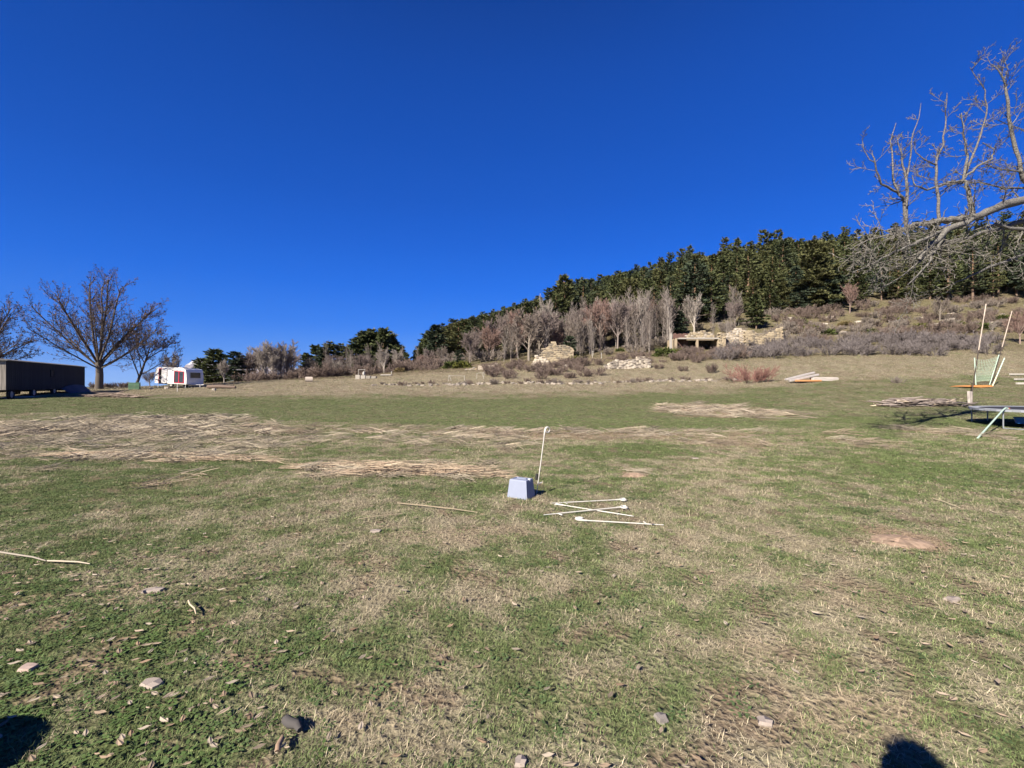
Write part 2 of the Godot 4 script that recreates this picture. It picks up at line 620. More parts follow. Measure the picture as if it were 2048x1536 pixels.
# ================================================================ the scene
func _ready() -> void:
	rng.seed = 20240311
	# --- camera
	var cam := Camera3D.new()
	cam.name = "camera"
	cam.fov = 82.0
	cam.near = 0.05
	cam.far = 30000.0
	cam.position = Vector3(0, EYE, 0)
	add_child(cam)
	cam.current = true
	# --- sky, exposure
	var env := Environment.new()
	env.background_mode = Environment.BG_SKY
	var sky := Sky.new()
	var pano := PanoramaSkyMaterial.new()
	pano.panorama = ImageTexture.create_from_image(sky_image())
	sky.sky_material = pano
	env.sky = sky
	env.tonemap_mode = Environment.TONE_MAPPER_LINEAR
	env.tonemap_exposure = 2.5
	env.sdfgi_enabled = true
	env.ssao_enabled = true
	env.ssil_enabled = true
	env.fog_enabled = true   # thin blue air before the far mountains
	env.fog_density = 0.000012
	env.fog_light_color = Color(0.72, 0.82, 1.0)
	var we := WorldEnvironment.new()
	we.name = "environment"
	we.environment = env
	add_child(we)
	# --- sun: behind the photographer's left shoulder
	var sun := DirectionalLight3D.new()
	sun.name = "sun"
	sun.light_energy = 1.55
	sun.light_color = Color(1.0, 0.955, 0.885)
	sun.light_angular_distance = 0.5
	sun.shadow_enabled = true
	add_child(sun)
	sun.look_at_from_position(Vector3.ZERO, Vector3(0.879, -0.88, -1.0), Vector3.UP)
	# --- noises
	nz_a.seed = 11; nz_a.frequency = 0.06; nz_a.fractal_octaves = 3
	nz_b.seed = 23; nz_b.frequency = 0.11; nz_b.fractal_octaves = 3
	nz_c.seed = 37; nz_c.frequency = 0.05; nz_c.fractal_octaves = 2
	make_land()
	m_straw.resize(GW * GH); m_bare.resize(GW * GH); m_green.resize(GW * GH)
	make_patches()
	make_ground()
	make_mountains()
	make_hill_forest()
	make_bare_trees()
	make_shrubs()
	make_ruins()
	make_stone_rows()
	make_left_group()
	make_right_group()
	make_walnut()
	make_fence_things()
	make_near_things()
	make_cover()
	make_photographer()

func sky_image() -> Image:
	# colours of clear winter air by height above the horizon, as seen (sRGB 0..255)
	var hs := [0.0, 3.0, 7.0, 12.0, 17.0, 22.0, 28.0, 35.0, 41.0, 60.0, 90.0]
	var cs := [[138, 182, 242], [92, 152, 240], [56, 128, 236], [34, 110, 225], [26, 97, 208], [22, 87, 192], [19, 79, 178], [17, 71, 163], [15, 62, 145], [12, 52, 125], [11, 46, 113]]
	var w := 512
	var h := 256
	var im := Image.create(w, h, false, Image.FORMAT_RGBAF)
	var sd := Vector3(-0.879, 0.88, 1.0).normalized()
	for j in h:
		var el := 90.0 - (j + 0.5) / h * 180.0
		var e := maxf(el, 0.0)
		var k := 0
		while k < hs.size() - 2 and e > hs[k + 1]:
			k += 1
		var t := clampf((e - hs[k]) / (hs[k + 1] - hs[k]), 0.0, 1.0)
		var c := Color(cs[k][0] / 255.0, cs[k][1] / 255.0, cs[k][2] / 255.0).srgb_to_linear().lerp(Color(cs[k + 1][0] / 255.0, cs[k + 1][1] / 255.0, cs[k + 1][2] / 255.0).srgb_to_linear(), t)
		for i in w:
			var az := ((i + 0.5) / w - 0.5) * TAU
			var er := deg_to_rad(el)
			var dv := Vector3(sin(az) * cos(er), sin(er), -cos(az) * cos(er))
			var g := dv.dot(sd) * 0.5 + 0.5   # air glows a little more towards the sun
			var f := (0.90 + 0.28 * g * g) / 2.5   # the picture is exposed 2.5 times
			var o := c * f
			im.set_pixel(i, j, Color(o.r, o.g, o.b, 1.0))
	return im

func make_patches() -> void:
	# rows of raked straw and stalks
	patch(100, 882, 330, 50, m_straw, 0.75)
	patch(420, 895, 230, 34, m_straw, 0.5)
	patch(330, 915, 230, 12, m_straw, 0.9)
	patch(800, 945, 200, 17, m_straw, 0.8)
	patch(960, 885, 130, 22, m_straw, 0.45)
	patch(700, 880, 150, 14, m_straw, 0.4)
	patch(1620, 1060, 190, 40, m_straw, 0.3)
	# rusty dead growth
	patch(1420, 824, 115, 16, m_bare, 0.95)
	patch(1200, 871, 330, 9, m_bare, 0.8)
	patch(1440, 885, 110, 14, m_bare, 0.6)
	patch(620, 862, 330, 8, m_bare, 0.45)
	patch(1270, 950, 26, 9, m_bare, 1.0)
	patch(1800, 1085, 62, 30, m_bare, 1.0)
	patch(1700, 885, 70, 16, m_bare, 0.55)
	patch(1900, 868, 60, 14, m_bare, 0.7)
	patch(330, 965, 110, 18, m_bare, 0.6)
	patch(1730, 1200, 120, 30, m_bare, 0.35)
	patch(1560, 1330, 160, 50, m_bare, 0.35)
	patch(1750, 1450, 170, 60, m_bare, 0.5)
	patch(900, 1075, 240, 22, m_bare, 0.35)
	patch(1180, 1400, 120, 50, m_bare, 0.3)
	patch(700, 1460, 110, 50, m_bare, 0.4)
	patch(240, 1200, 140, 30, m_bare, 0.3)
	# lush spots
	patch(120, 1000, 230, 60, m_green, 0.6)
	patch(200, 1320, 260, 110, m_green, 0.6)
	patch(1270, 905, 150, 18, m_green, 0.7)
	patch(1900, 960, 170, 40, m_green, 0.6)
	patch(1030, 1130, 160, 40, m_green, 0.5)
	patch(880, 985, 120, 16, m_green, 0.6)

func make_ground() -> void:
	var v := PackedVector3Array()
	var c := PackedColorArray()
	var ix := PackedInt32Array()
	var ang := PackedFloat32Array()
	var a := -100.0
	while a < 100.0:
		ang.append(deg_to_rad(a)); a += 0.6
	while a < 260.0:
		ang.append(deg_to_rad(a)); a += 4.0
	var rr := PackedFloat32Array()
	var r := 0.35
	while r < 400.0:
		rr.append(r); r *= 1.029
	while r < 16000.0:
		rr.append(r); r *= 1.25
	var na := ang.size()
	v.append(Vector3(0, hgt(0, 0), 0)); c.append(ground_color(0, 0))
	for q in rr:
		for b in ang:
			var x := sin(b) * q
			var d := cos(b) * q
			v.append(Vector3(x, hgt(x, d) if q < 600.0 else lerpf(base_h(x, d), -60.0, clampf((q - 600.0) / 900.0, 0.0, 1.0)), -d))
			c.append(ground_color(x, maxf(d, 0.0) if q < 500.0 else q))
	for b in na:
		ix.append_array(PackedInt32Array([0, 1 + b, 1 + (b + 1) % na]))
	for q in rr.size() - 1:
		for b in na:
			var p0 := 1 + q * na + b
			var p1 := 1 + q * na + (b + 1) % na
			ix.append_array(PackedInt32Array([p0, p0 + na, p1, p1, p0 + na, p1 + na]))
	var nn := PackedVector3Array()
	nn.resize(v.size())
	for k in range(0, ix.size(), 3):
		var f := (v[ix[k + 2]] - v[ix[k]]).cross(v[ix[k + 1]] - v[ix[k]]).normalized()
		nn[ix[k]] += f; nn[ix[k + 1]] += f; nn[ix[k + 2]] += f
	for k in nn.size():
		nn[k] = nn[k].normalized()
		if nn[k].y < 0:
			nn[k] = -nn[k]
	var arr := []
	arr.resize(Mesh.ARRAY_MAX)
	arr[Mesh.ARRAY_VERTEX] = v
	arr[Mesh.ARRAY_NORMAL] = nn
	arr[Mesh.ARRAY_COLOR] = c
	arr[Mesh.ARRAY_INDEX] = ix
	var am := ArrayMesh.new()
	am.add_surface_from_arrays(Mesh.PRIMITIVE_TRIANGLES, arr)
	var m := grained(mat(Color.WHITE, 1.0, true, 0.1), 0.30, 1.35, 0.07, Vector3.ONE * 0.5, 512, FastNoiseLite.TYPE_SIMPLEX_SMOOTH, 6.0)
	m.uv1_world_triplanar = true
	am.surface_set_material(0, m)
	var o := part("ground", am, self)
	tag(o, "sloping meadow of green and dry grass", "ground", "", "structure")

func make_mountains() -> void:
	var px := [-700, -300, 0, 150, 260, 330, 352, 372, 396, 420, 446, 470, 495, 516, 545, 585, 640, 720, 900]
	var ro := [778, 778, 778, 778, 776, 770, 756, 728, 719, 722, 730, 726, 719, 715, 722, 735, 749, 762, 775]
	var mb := MB.new()
	var cols := 260
	var rows := 34
	var hh := []
	for i in cols + 1:
		var p := lerpf(-700.0, 900.0, float(i) / cols)
		var k := 0
		while k < px.size() - 2 and p > px[k + 1]:
			k += 1
		var row := lerpf(ro[k], ro[k + 1], (p - px[k]) / float(px[k + 1] - px[k])) + nz_b.get_noise_2d(p * 1.1, 9.0) * 2.0 + nz_b.get_noise_2d(p * 4.0, 90.0) * 1.2
		var line := []
		for j in rows + 1:
			var t := float(j) / rows
			var d := lerpf(5200.0, 8600.0, t)
			var top := (HZ - row) / F * 7400.0
			var s := 1.0 - absf(t - 0.647) / (0.647 if t < 0.647 else 0.353)
			var x := (p - 1024.0) / F * d
			var y := -62.0 + (top + 62.0) * pow(clampf(s, 0.0, 1.0), 0.8) * (1.0 + nz_b.get_noise_2d(x * 0.05, d * 0.05) * 0.35 * clampf(2.0 - s * 2.0, 0.0, 1.0))
			y += nz_b.get_noise_2d(x * 0.12, d * 0.12) * 26.0 * clampf(top / 300.0, 0.1, 1.0)
			line.append(Vector3(x, y, -d))
		hh.append(line)
	for i in cols:
		for j in rows:
			var q: Vector3 = hh[i][j]
			var bare := nz_c.get_noise_2d(q.x * 0.12, q.z * 0.12 + q.y * 0.5) * 120.0 + nz_b.get_noise_2d(q.x * 0.3, q.y * 0.6) * 80.0
			var col := Color(0.42, 0.44, 0.48) if q.y > 350.0 + bare * 1.5 else (Color(0.17, 0.16, 0.175) if q.y > 60.0 else Color(0.10, 0.11, 0.09))
			mb.quad(hh[i][j], hh[i][j + 1], hh[i + 1][j + 1], hh[i + 1][j], col)
	var o := part("mountains", mb.mesh(mat(Color.WHITE, 1.0)), self)
	tag(o, "far mountains with snow on their tops", "mountains", "", "structure")

func make_cover() -> void:
	var gm := mat(Color.WHITE, 0.75, true, 0.25)
	gm.backlight_enabled = true
	gm.backlight = Color(0.25, 0.25, 0.2)
	var dm := mat(Color.WHITE, 0.85, true, 0.2)
	var greens := [tuft(gm, 20, 0.055, 0.02, 0.055, 0.0033, 0.75), tuft(gm, 18, 0.06, 0.018, 0.045, 0.004, 1.2)]
	var drys := [tuft(dm, 18, 0.06, 0.022, 0.06, 0.0030, 1.5), tuft(dm, 16, 0.065, 0.025, 0.07, 0.0028, 2.4)]
	var leaf := leafy(gm, 12)
	var st := [stalks(dm, 11, 0.24, 0.1, 0.45, 0.0030, 0.8), stalks(dm, 10, 0.2, 0.06, 0.3, 0.0030, 1.6)]
	var bufs := []
	for k in 7:
		bufs.append(PackedFloat32Array())
	# [from, to, tufts per square metre, size, height]
	var bands := [[0.9, 5.0, 1000.0, 0.8, 0.8], [5.0, 10.0, 520.0, 0.95, 1.0], [10.0, 20.0, 200.0, 1.4, 1.35], [20.0, 40.0, 55.0, 2.2, 1.6], [40.0, 62.0, 17.0, 3.2, 3.6], [62.0, 105.0, 8.0, 4.6, 5.0]]
	for b in bands:
		var area: float = 1.3 * (b[1] * b[1] - b[0] * b[0]) + 3.0 * (b[1] - b[0])
		for k in int(area * b[2]):
			var d := sqrt(lerpf(b[0] * b[0], b[1] * b[1], rng.randf()))
			var half := 1.3 * d + 1.5
			var x := fr(-half, half)
			var bare := look(m_bare, x, d)
			var straw := look(m_straw, x, d)
			if rng.randf() < bare * 0.25:
				continue
			if d < 24.0 and nz_c.get_noise_2d(x * 30.0, d * 30.0) > 0.36 and rng.randf() < 0.6:
				continue   # worn earth shows
			var dry := dryness(x, d)
			var p := Vector3(x, hgt(x, d), -d)
			var s: float = b[3] * fr(0.75, 1.25)
			var sy: float = b[4] * fr(0.7, 1.3) * (1.0 + 0.35 * nz_c.get_noise_2d(x * 8.0, d * 8.0))
			if rng.randf() < 0.07:
				sy *= 1.6
			if d > 16.0 and d < 36.0:
				sy *= 0.8
			var isdry := rng.randf() < clampf(lerpf((dry - 0.5) * 1.9 + 0.46, 1.0, maxf(straw * 0.45, bare * 0.7)), 0.03, 0.95)
			if isdry:
				var col := STRAW.lerp(RUST, clampf(bare * 0.9 + fr(-0.1, 0.25), 0.0, 1.0)) * fr(0.6, 1.25)
				col = col.lerp(Color(0.30, 0.28, 0.14), fr(0.0, 0.4))
				if d > 60.0:
					col = [Color(0.26, 0.2, 0.15), Color(0.34, 0.28, 0.2), Color(0.16, 0.13, 0.11), Color(0.2, 0.19, 0.1)][rng.randi() % 4] * fr(0.8, 1.2)
					sy *= fr(0.6, 1.7)
				put(bufs[2 + rng.randi() % 2], p, fr(0, TAU), s, sy, col, fr(-0.2, 0.2))
			else:
				var col := GREEN_A.lerp(GREEN_B, clampf(fr(0.0, 1.0) * (0.4 + dry + 0.3 * smoothstep(15.0, 20.0, d)), 0.0, 1.0)) * fr(0.65, 1.5)
				if rng.randf() < 0.22 * smoothstep(0.25, 0.9, -x / d + nz_b.get_noise_2d(x * 12.0, d * 12.0) * 0.6) * smoothstep(5.5, 2.5, d):
					put(bufs[4], p, fr(0, TAU), s * 0.85, s * 0.8, GREEN_A.lerp(Color(0.10, 0.17, 0.05), fr(0, 1)) * fr(0.7, 1.2))
				elif d < 9.0 and rng.randf() < 0.05:
					put(bufs[4], p, fr(0, TAU), s * 0.8, s * 0.7, Color(0.10, 0.15, 0.06) * fr(0.8, 1.3))
				else:
					put(bufs[rng.randi() % 2], p, fr(0, TAU), s, sy, col, fr(-0.15, 0.15))
	# taller dry clumps on the upper field
	for k in 2600:
		var d := sqrt(lerpf(36.0 * 36.0, 66.0 * 66.0, rng.randf()))
		var u := fr(-0.5, 1.3)
		if rng.randf() > 0.35 + 0.65 * smoothstep(0.1, 0.6, u) or nz_b.get_noise_2d(u * d * 2.0, d * 2.0) < -0.05:
			continue
		var s := fr(1.6, 3.4)
		put(bufs[2 + k % 2], Vector3(u * d, hgt(u * d, d), -d), fr(0, TAU), s, s * fr(1.6, 3.6), Color(0.36, 0.285, 0.22).lerp(Color(0.22, 0.2, 0.12), fr(0, 0.7)) * fr(0.7, 1.2), fr(-0.15, 0.15))
	# stalks lying about, thick where straw was raked up
	for k in 90000:
		var d := sqrt(lerpf(1.2, 30.0 * 30.0, rng.randf()))
		var half := 1.3 * d + 1.0
		var x := fr(-half, half)
		var s := look(m_straw, x, d) + look(m_bare, x, d) * 0.35
		if d < 6.0:
			s = 0.0
		if rng.randf() > s * 0.25:
			continue
		var sc := fr(0.6, 1.1) if d < 14.0 else fr(0.9, 1.6)
		var u := x / d
		put(bufs[5 if rng.randf() < 0.6 else 6], Vector3(x, hgt(x, d) + 0.01, -d), fr(-0.8, 0.8) + (0.0 if rng.randf() < 0.45 else fr(0, TAU)), sc, sc * fr(0.7, 2.4), STRAW.lerp(RUST, fr(0.0, 0.9 if look(m_bare, x, d) > 0.2 else 0.5)).lerp(Color(0.36, 0.33, 0.29), fr(0.1, 0.6)) * fr(0.4, 1.25))
	scatter("green_grass", "short green grass blades across the meadow", "grass", greens[0], bufs[0])
	scatter("lawn_grass", "flat green grass tufts across the meadow", "grass", greens[1], bufs[1])
	scatter("dry_grass", "dry straw coloured grass blades between the green", "grass", drys[0], bufs[2])
	scatter("matted_grass", "matted dead grass lying flat on the meadow", "grass", drys[1], bufs[3])
	scatter("small_weeds", "small round leaved weeds in the near grass", "weeds", leaf, bufs[4])
	scatter("straw_stalks", "long dry stalks lying across the meadow in raked rows", "straw", st[0], bufs[5])
	scatter("loose_straw", "loose dry stems scattered over the meadow", "straw", st[1], bufs[6])
	# dead leaves
	var lm := mat(Color.WHITE, 0.8, true, 0.3)
	var lb := PackedFloat32Array()
	for k in 12000:
		var d := sqrt(lerpf(1.0, 14.0 * 14.0, pow(rng.randf(), 1.5)))
		var x := fr(-1.3 * d - 1.0, 1.3 * d + 1.0)
		var u := x / d
		if rng.randf() > 0.2 + 1.2 * smoothstep(0.2, 0.9, -u) * smoothstep(6.0, 2.0, d) + 0.3 * smoothstep(0.7, 1.1, u):
			continue
		var col := Color(0.34, 0.24, 0.16).lerp(Color(0.45, 0.39, 0.31), fr(0, 1)) * fr(0.5, 1.1)
		var sc := fr(0.35, 1.0)
		put(lb, Vector3(x, hgt(x, d) + fr(0.012, 0.035), -d), fr(0, TAU), sc, sc, col, fr(-0.5, 0.5))
	scatter("leaf_litter", "dead brown leaves scattered in the grass", "leaves", dead_leaf(lm), lb)

# ---------------------------------------------------------------- woods
var bark: StandardMaterial3D
var needles: StandardMaterial3D
var grey_wood: StandardMaterial3D

func skyline(px: float) -> float:
	var a := [600, 640, 700, 735, 765, 800, 830, 850, 905, 1000, 1050, 1100, 1130, 1200, 1270, 1340, 1380, 1420, 1470, 1525, 1560, 1610, 1690, 1760, 1900, 2048, 2600]
	var r := [730, 690, 694, 664, 660, 690, 715, 670, 638, 612, 598, 582, 552, 548, 532, 508, 495, 508, 476, 460, 462, 478, 452, 450, 435, 420, 400]
	var k := 0
	while k < a.size() - 2 and px > a[k + 1]:
		k += 1
	return lerpf(r[k], r[k + 1], clampf((px - a[k]) / float(a[k + 1] - a[k]), 0.0, 1.0))

# a landmark to name a place on the hillside by
func beside(px: float) -> String:
	var at := [640, 900, 1020, 1080, 1150, 1215, 1300, 1345, 1400, 1450, 1500, 1570, 1640, 1700, 1770, 1850, 1930, 2000]
	var say := ["near the caravan side of the hedge", "near the dark conifer clump", "above the low pale wall", "near the big round bare tree", "near the tan gable", "near the pale stake pair", "above the dry stone wall", "near the concrete post", "near the left dark opening", "near the right dark opening", "near the tan pillar", "near the tan block wall", "just right of the block wall", "near the broad bright cedar", "below the leftmost hanging twigs", "below the hanging boughs", "left of the tall cane", "near the tall cane", "at the right edge beyond the canes"]
	for k in at.size():
		if px < at[k]:
			return say[k]
	return say[say.size() - 1]

func make_hill_forest() -> void:
	bark = mat(Color(1, 1, 1), 0.95)
	needles = mat(Color(1, 1, 1), 0.8, true, 0.2)
	grey_wood = mat(Color(1, 1, 1), 0.95)
	var G := Color(0.088, 0.104, 0.048)
	var Y := Color(0.122, 0.126, 0.058)
	var B := Color(0.066, 0.086, 0.056)
	# [height, kind] prototypes: slender pines, broad pines, young cedars
	var protos := []
	for k in 4:
		protos.append(conifer(12.0, 3.2, 0.14, 0.10, 0.32, G.lerp(Y, k / 3.0), bark, needles))
	for k in 3:
		protos.append(conifer(12.0, 3.8, 0.2, 0.02, 0.42, G.lerp(B, k / 2.0), bark, needles))
	for k in 2:
		protos.append(conifer(12.0, 4.8, 0.03, 0.2, 0.22, Y.lerp(B, k), bark, needles, 1.7))
	# shorter, fuller trees for those that stand alone
	for k in 4:
		protos.append(conifer(7.0, [2.6, 3.0, 2.3, 2.8][k], [0.1, 0.05, 0.16, 0.05][k], 0.08, [0.4, 0.3, 0.5, 0.35][k], [B, G, G, Y][k], bark, needles, 1.75))
	var spots := []
	# trees that make the outline of the wood
	var tops := [[1128, 546], [1165, 553], [1200, 546], [1236, 540], [1272, 528], [1300, 522], [1322, 512], [1341, 504], [1364, 494], [1380, 490], [1402, 504], [1424, 506], [1450, 472], [1475, 475], [1500, 480], [1526, 456], [1543, 462], [1556, 456], [1580, 476], [1604, 474], [1630, 470], [1652, 462], [1690, 450], [1716, 456], [1750, 452], [1790, 446], [1830, 442], [1870, 436], [1920, 430], [1960, 428], [2010, 422], [2050, 420],
		[850, 668], [868, 655], [886, 644], [906, 634], [926, 634], [946, 630], [966, 622], [986, 616], [1006, 610], [1028, 603], [1050, 595], [1075, 590], [1100, 575]]
	for t in tops:
		var best := 110.0
		var err := 99.0
		var want := fr(11.0, 14.0)
		var d := 92.0
		while d < 230.0:
			var x: float = (t[0] - 1024.0) / F * d
			var e := absf(EYE + (HZ - t[1]) / F * d - hgt(x, d) - want)
			if e < err:
				err = e; best = d
			d += 1.5
		var xx: float = (t[0] - 1024.0) / F * best
		spots.append([xx, best, clampf(EYE + (HZ - t[1]) / F * best - hgt(xx, best), 7.0, 17.0), rng.randi() % 7])
	# the wood behind and below them
	var d := 94.0
	while d < 215.0:
		var gap := 4.3 + (d - 94.0) * 0.03
		var x := -0.20 * d
		while x < 1.42 * d:
			var xx := x + fr(-1.7, 1.7)
			var dd := d + fr(-1.8, 1.8) + nz_b.get_noise_2d(xx * 0.8, 3.0) * 6.0
			x += gap * fr(0.8, 1.35)
			if dd < 92.0 + 6.0 * smoothstep(0.35, 0.8, xx / dd):
				continue
			var h := fr(6.5, 14.5)
			var px := 1024.0 + xx / dd * F
			var lim: float = EYE + (HZ - skyline(px) - 6.0) / F * dd - hgt(xx, dd)
			if lim < 6.0:
				continue
			spots.append([xx, dd, minf(h, lim), rng.randi() % 7 if rng.randf() < 0.9 else 7 + rng.randi() % 2])
		d += gap * 0.95
	# nearest first: those are single trees, the far rest is one mass
	spots.sort_custom(func(p, q): return p[1] < q[1])
	var singles := 0
	var rest := []
	for k in protos.size():
		rest.append(PackedFloat32Array())
	var names := ["slender pine", "broad ragged pine", "bushy conifer"]
	for s in spots:
		var turn := fr(0, TAU)
		var at := Vector3(s[0], hgt(s[0], s[1]) - 0.2, -s[1])
		var sc: float = s[2] / 12.0
		if singles < 285 and s[0] / s[1] > -0.25 and s[0] / s[1] < 1.2:
			var kind := 0 if s[3] < 4 else (1 if s[3] < 7 else 2)
			var tier := "front row" if s[1] < 103.0 else ("second tier" if s[1] < 116.0 else "upper part")
			var o := thing(["pine_tree", "broad_pine", "young_conifer"][kind], names[kind] + " of the wood's " + tier + " " + beside(1024.0 + s[0] / s[1] * F), "tree", at, turn, ["slender pines of the hillside wood", "broad pines of the hillside wood", "young conifers of the hillside wood"][kind])
			var fat := lerpf(sc, 1.0, 0.45) * fr(0.8, 1.3)
			o.scale = Vector3(fat, sc, fat)
			part("trunk", protos[s[3]][0], o)
			part("crown", protos[s[3]][1], o)
			singles += 1
		else:
			put(rest[s[3]], at, turn, lerpf(sc, 1.0, 0.45), sc, Color.WHITE)
	for k in 9:
		scatter("far_wood", "dense pine wood covering the upper hillside", "wood", protos[k][1], rest[k])
	# conifers one can pick out in front of the wood and on the left skyline: px, top row, depth, kind
	var solo := [
		[402, 716, 84, 5, "ragged pine standing left of the two dark pines behind the caravan"], [428, 698, 80, 8, "taller of the two dark pines right of the caravan"], [470, 703, 78, 7, "round dark pine right of the tall one beyond the caravan"],
		[632, 690, 96, 7, "small blue green conifer at the left end of the dark clump"], [660, 684, 95, 8, "broad conifer second from left in the dark clump"], [700, 690, 98, 5, "lower conifer in the dip of the dark clump"], [728, 662, 90, 8, "pointed conifer left of the tallest pair in the dark clump"], [744, 659, 92, 5, "tall conifer in the middle of the dark clump"], [766, 657, 88, 7, "tallest dense conifer at the right of the dark clump"], [786, 676, 90, 7, "dense conifer on the right edge of the dark clump"],
		[646, 694, 93, 7, "second small conifer at the left end of the dark clump"], [682, 688, 96, 8, "conifer between the broad one and the dip of the dark clump"], [714, 676, 92, 7, "dark conifer just right of the dip in the clump"], [754, 664, 91, 8, "conifer squeezed between the tallest pair of the clump"], [778, 664, 93, 7, "conifer behind the tallest dense one of the clump"], [800, 690, 90, 8, "lower conifer on the right slope of the dark clump"], [832, 700, 92, 7, "small conifer in the gap right of the dark clump"], [845, 684, 94, 8, "conifer joining the clump to the wood foot"], [612, 706, 95, 7, "low conifer half hidden by bare trees left of the clump"], [485, 712, 84, 8, "lower pine at the right side of the pines beyond the caravan"], [442, 708, 84, 7, "pine filling the gap between the pines beyond the caravan"],
		[812, 706, 82, 7, "small green conifer beside the orange leaved bush"], [858, 662, 92, 4, "first pine at the lower left foot of the wood"], [872, 650, 90, 1, "pine leaning over the grey bushes at the wood foot"], [918, 700, 72, 7, "small dark juniper above the pale low wall"],
		[1128, 550, 92, 1, "tall dark pine standing right of the big round bare tree"], [1112, 590, 90, 4, "pine with a bare lower trunk behind the tan ruin"],
		[1340, 604, 86, 7, "dark fir with drooping boughs above the ruined pillar"], [1358, 622, 84, 8, "lower fir beside the pillar of the ruin"], [1512, 590, 86, 7, "bushy young cedar alone above the ruined block wall"], [1630, 480, 100, 7, "broad bright cedar at the right edge of the clear slope"], [1658, 520, 99, 8, "low spreading cedar beside the clear slope"], [1140, 672, 70, 8, "small olive green conifer at the corner of the tan ruin"],
	]
	for s in solo:
		var at := gp(s[0], s[2], -0.2)
		var h: float = EYE + (HZ - s[1]) / F * s[2] - at.y
		var o := thing("conifer", s[4], "tree", at, fr(0, TAU))
		var short := h < 10.5
		var pk: int = 9 + rng.randi() % 4 if short else s[3]
		var sc := h / (7.0 if short else 12.0)
		var wide := clampf(sc * (1.15 if short else 1.2), 0.3, 1.5)
		o.scale = Vector3(wide, sc, wide)
		part("trunk", protos[pk][0], o)
		part("crown", protos[pk][1], o)

const ASH := {"seg": [4, 9, 6, 4, 3], "n": [8, 13, 7, 4, 0], "ang": [0.80, 0.60, 0.6, 0.62, 0.6], "len": [3.9, 0.34, 0.42, 0.45, 0.4], "rr": [0.40, 0.34, 0.42, 0.5, 0.5], "wob": [0.04, 0.05, 0.09, 0.14, 0.2], "up": [0.02, 0.015, 0.05, 0.05, 0.05], "start": [0.72, 0.18, 0.15, 0.15, 0.2], "most": 4, "thin": 0.011, "col": Color(0.105, 0.088, 0.076), "twig": Color(0.080, 0.066, 0.060), "tip": 1, "tip_col": Color(0.12, 0.078, 0.058), "tip_size": 1.5}
const SAPLING := {"seg": [7, 4, 3], "n": [20, 6, 0], "ang": [0.5, 0.55, 0.5], "len": [0.30, 0.5, 0.4], "rr": [0.35, 0.5, 0.5], "wob": [0.05, 0.12, 0.2], "up": [0.06, 0.16, 0.1], "start": [0.12, 0.15, 0.2], "most": 2, "thin": 0.022, "col": Color(0.30, 0.26, 0.23), "twig": Color(0.20, 0.155, 0.14)}
const ROUND := {"seg": [4, 5, 4, 3], "n": [11, 12, 8, 0], "ang": [0.65, 0.6, 0.6, 0.6], "len": [0.85, 0.5, 0.5, 0.4], "rr": [0.5, 0.45, 0.5, 0.5], "wob": [0.06, 0.12, 0.18, 0.2], "up": [0.05, 0.1, 0.08, 0.06], "start": [0.3, 0.2, 0.15, 0.2], "most": 3, "thin": 0.024, "col": Color(0.22, 0.19, 0.165), "twig": Color(0.17, 0.14, 0.125)}
const BRUSH := {"seg": [4, 3, 3], "n": [8, 5, 0], "ang": [0.55, 0.6, 0.6], "len": [0.5, 0.5, 0.4], "rr": [0.5, 0.5, 0.5], "wob": [0.16, 0.2, 0.25], "up": [0.03, 0.06, 0.05], "start": [0.15, 0.1, 0.2], "most": 2, "thin": 0.016, "r0": 0.026, "col": Color(0.22, 0.175, 0.15), "twig": Color(0.20, 0.155, 0.14)}

func tinted(P: Dictionary, col: Color, twig: Color) -> Dictionary:
	var q := P.duplicate()
	q.col = col
	q.twig = twig
	return q

func place_tree(called: String, label: String, at: Vector3, turn: float, sc: Vector3, meshes: Array, group := "") -> Node3D:
	var o := thing(called, label, "tree", at, turn, group)
	o.scale = sc
	part("trunk", meshes[0], o)
	if meshes.size() > 1 and meshes[1]:
		part("crown", meshes[1], o)
	return o

# trunk forking low into long limbs that fan out to a round crown of that height and half width
func ash_tree(h: float, w: float) -> Array:
	var mb := MB.new()
	var tips := MB.new()
	var f := h * 0.22
	mb.tube([Vector3(0, -0.2, 0), Vector3(0, 0.3, 0), Vector3(0.05, f * 0.6, 0), Vector3(0.0, f * 1.1, 0)], [0.46, 0.37, 0.33, 0.30], 10, ASH.col)
	rng.seed = 404 + int(h * 10.0)
	var n := 17
	for k in n:
		var t := (k + 0.5) / n
		var tilt := lerpf(0.06, 1.18, pow(t, 0.8))
		var az := k * 2.4 + fr(-0.25, 0.25)
		var dv := Vector3(sin(tilt) * cos(az), cos(tilt), sin(tilt) * sin(az))
		var ln := 1.0 / sqrt(pow(sin(tilt) / w, 2.0) + pow(cos(tilt) / (h - f), 2.0)) * fr(0.9, 1.02)
		grow(mb, Vector3(0, lerpf(f * 1.08, f * 0.8, t), 0), dv, ln, lerpf(0.125, 0.075, t), 1, ASH, tips)
	return [mb.mesh(bark), tips.mesh(needles)]

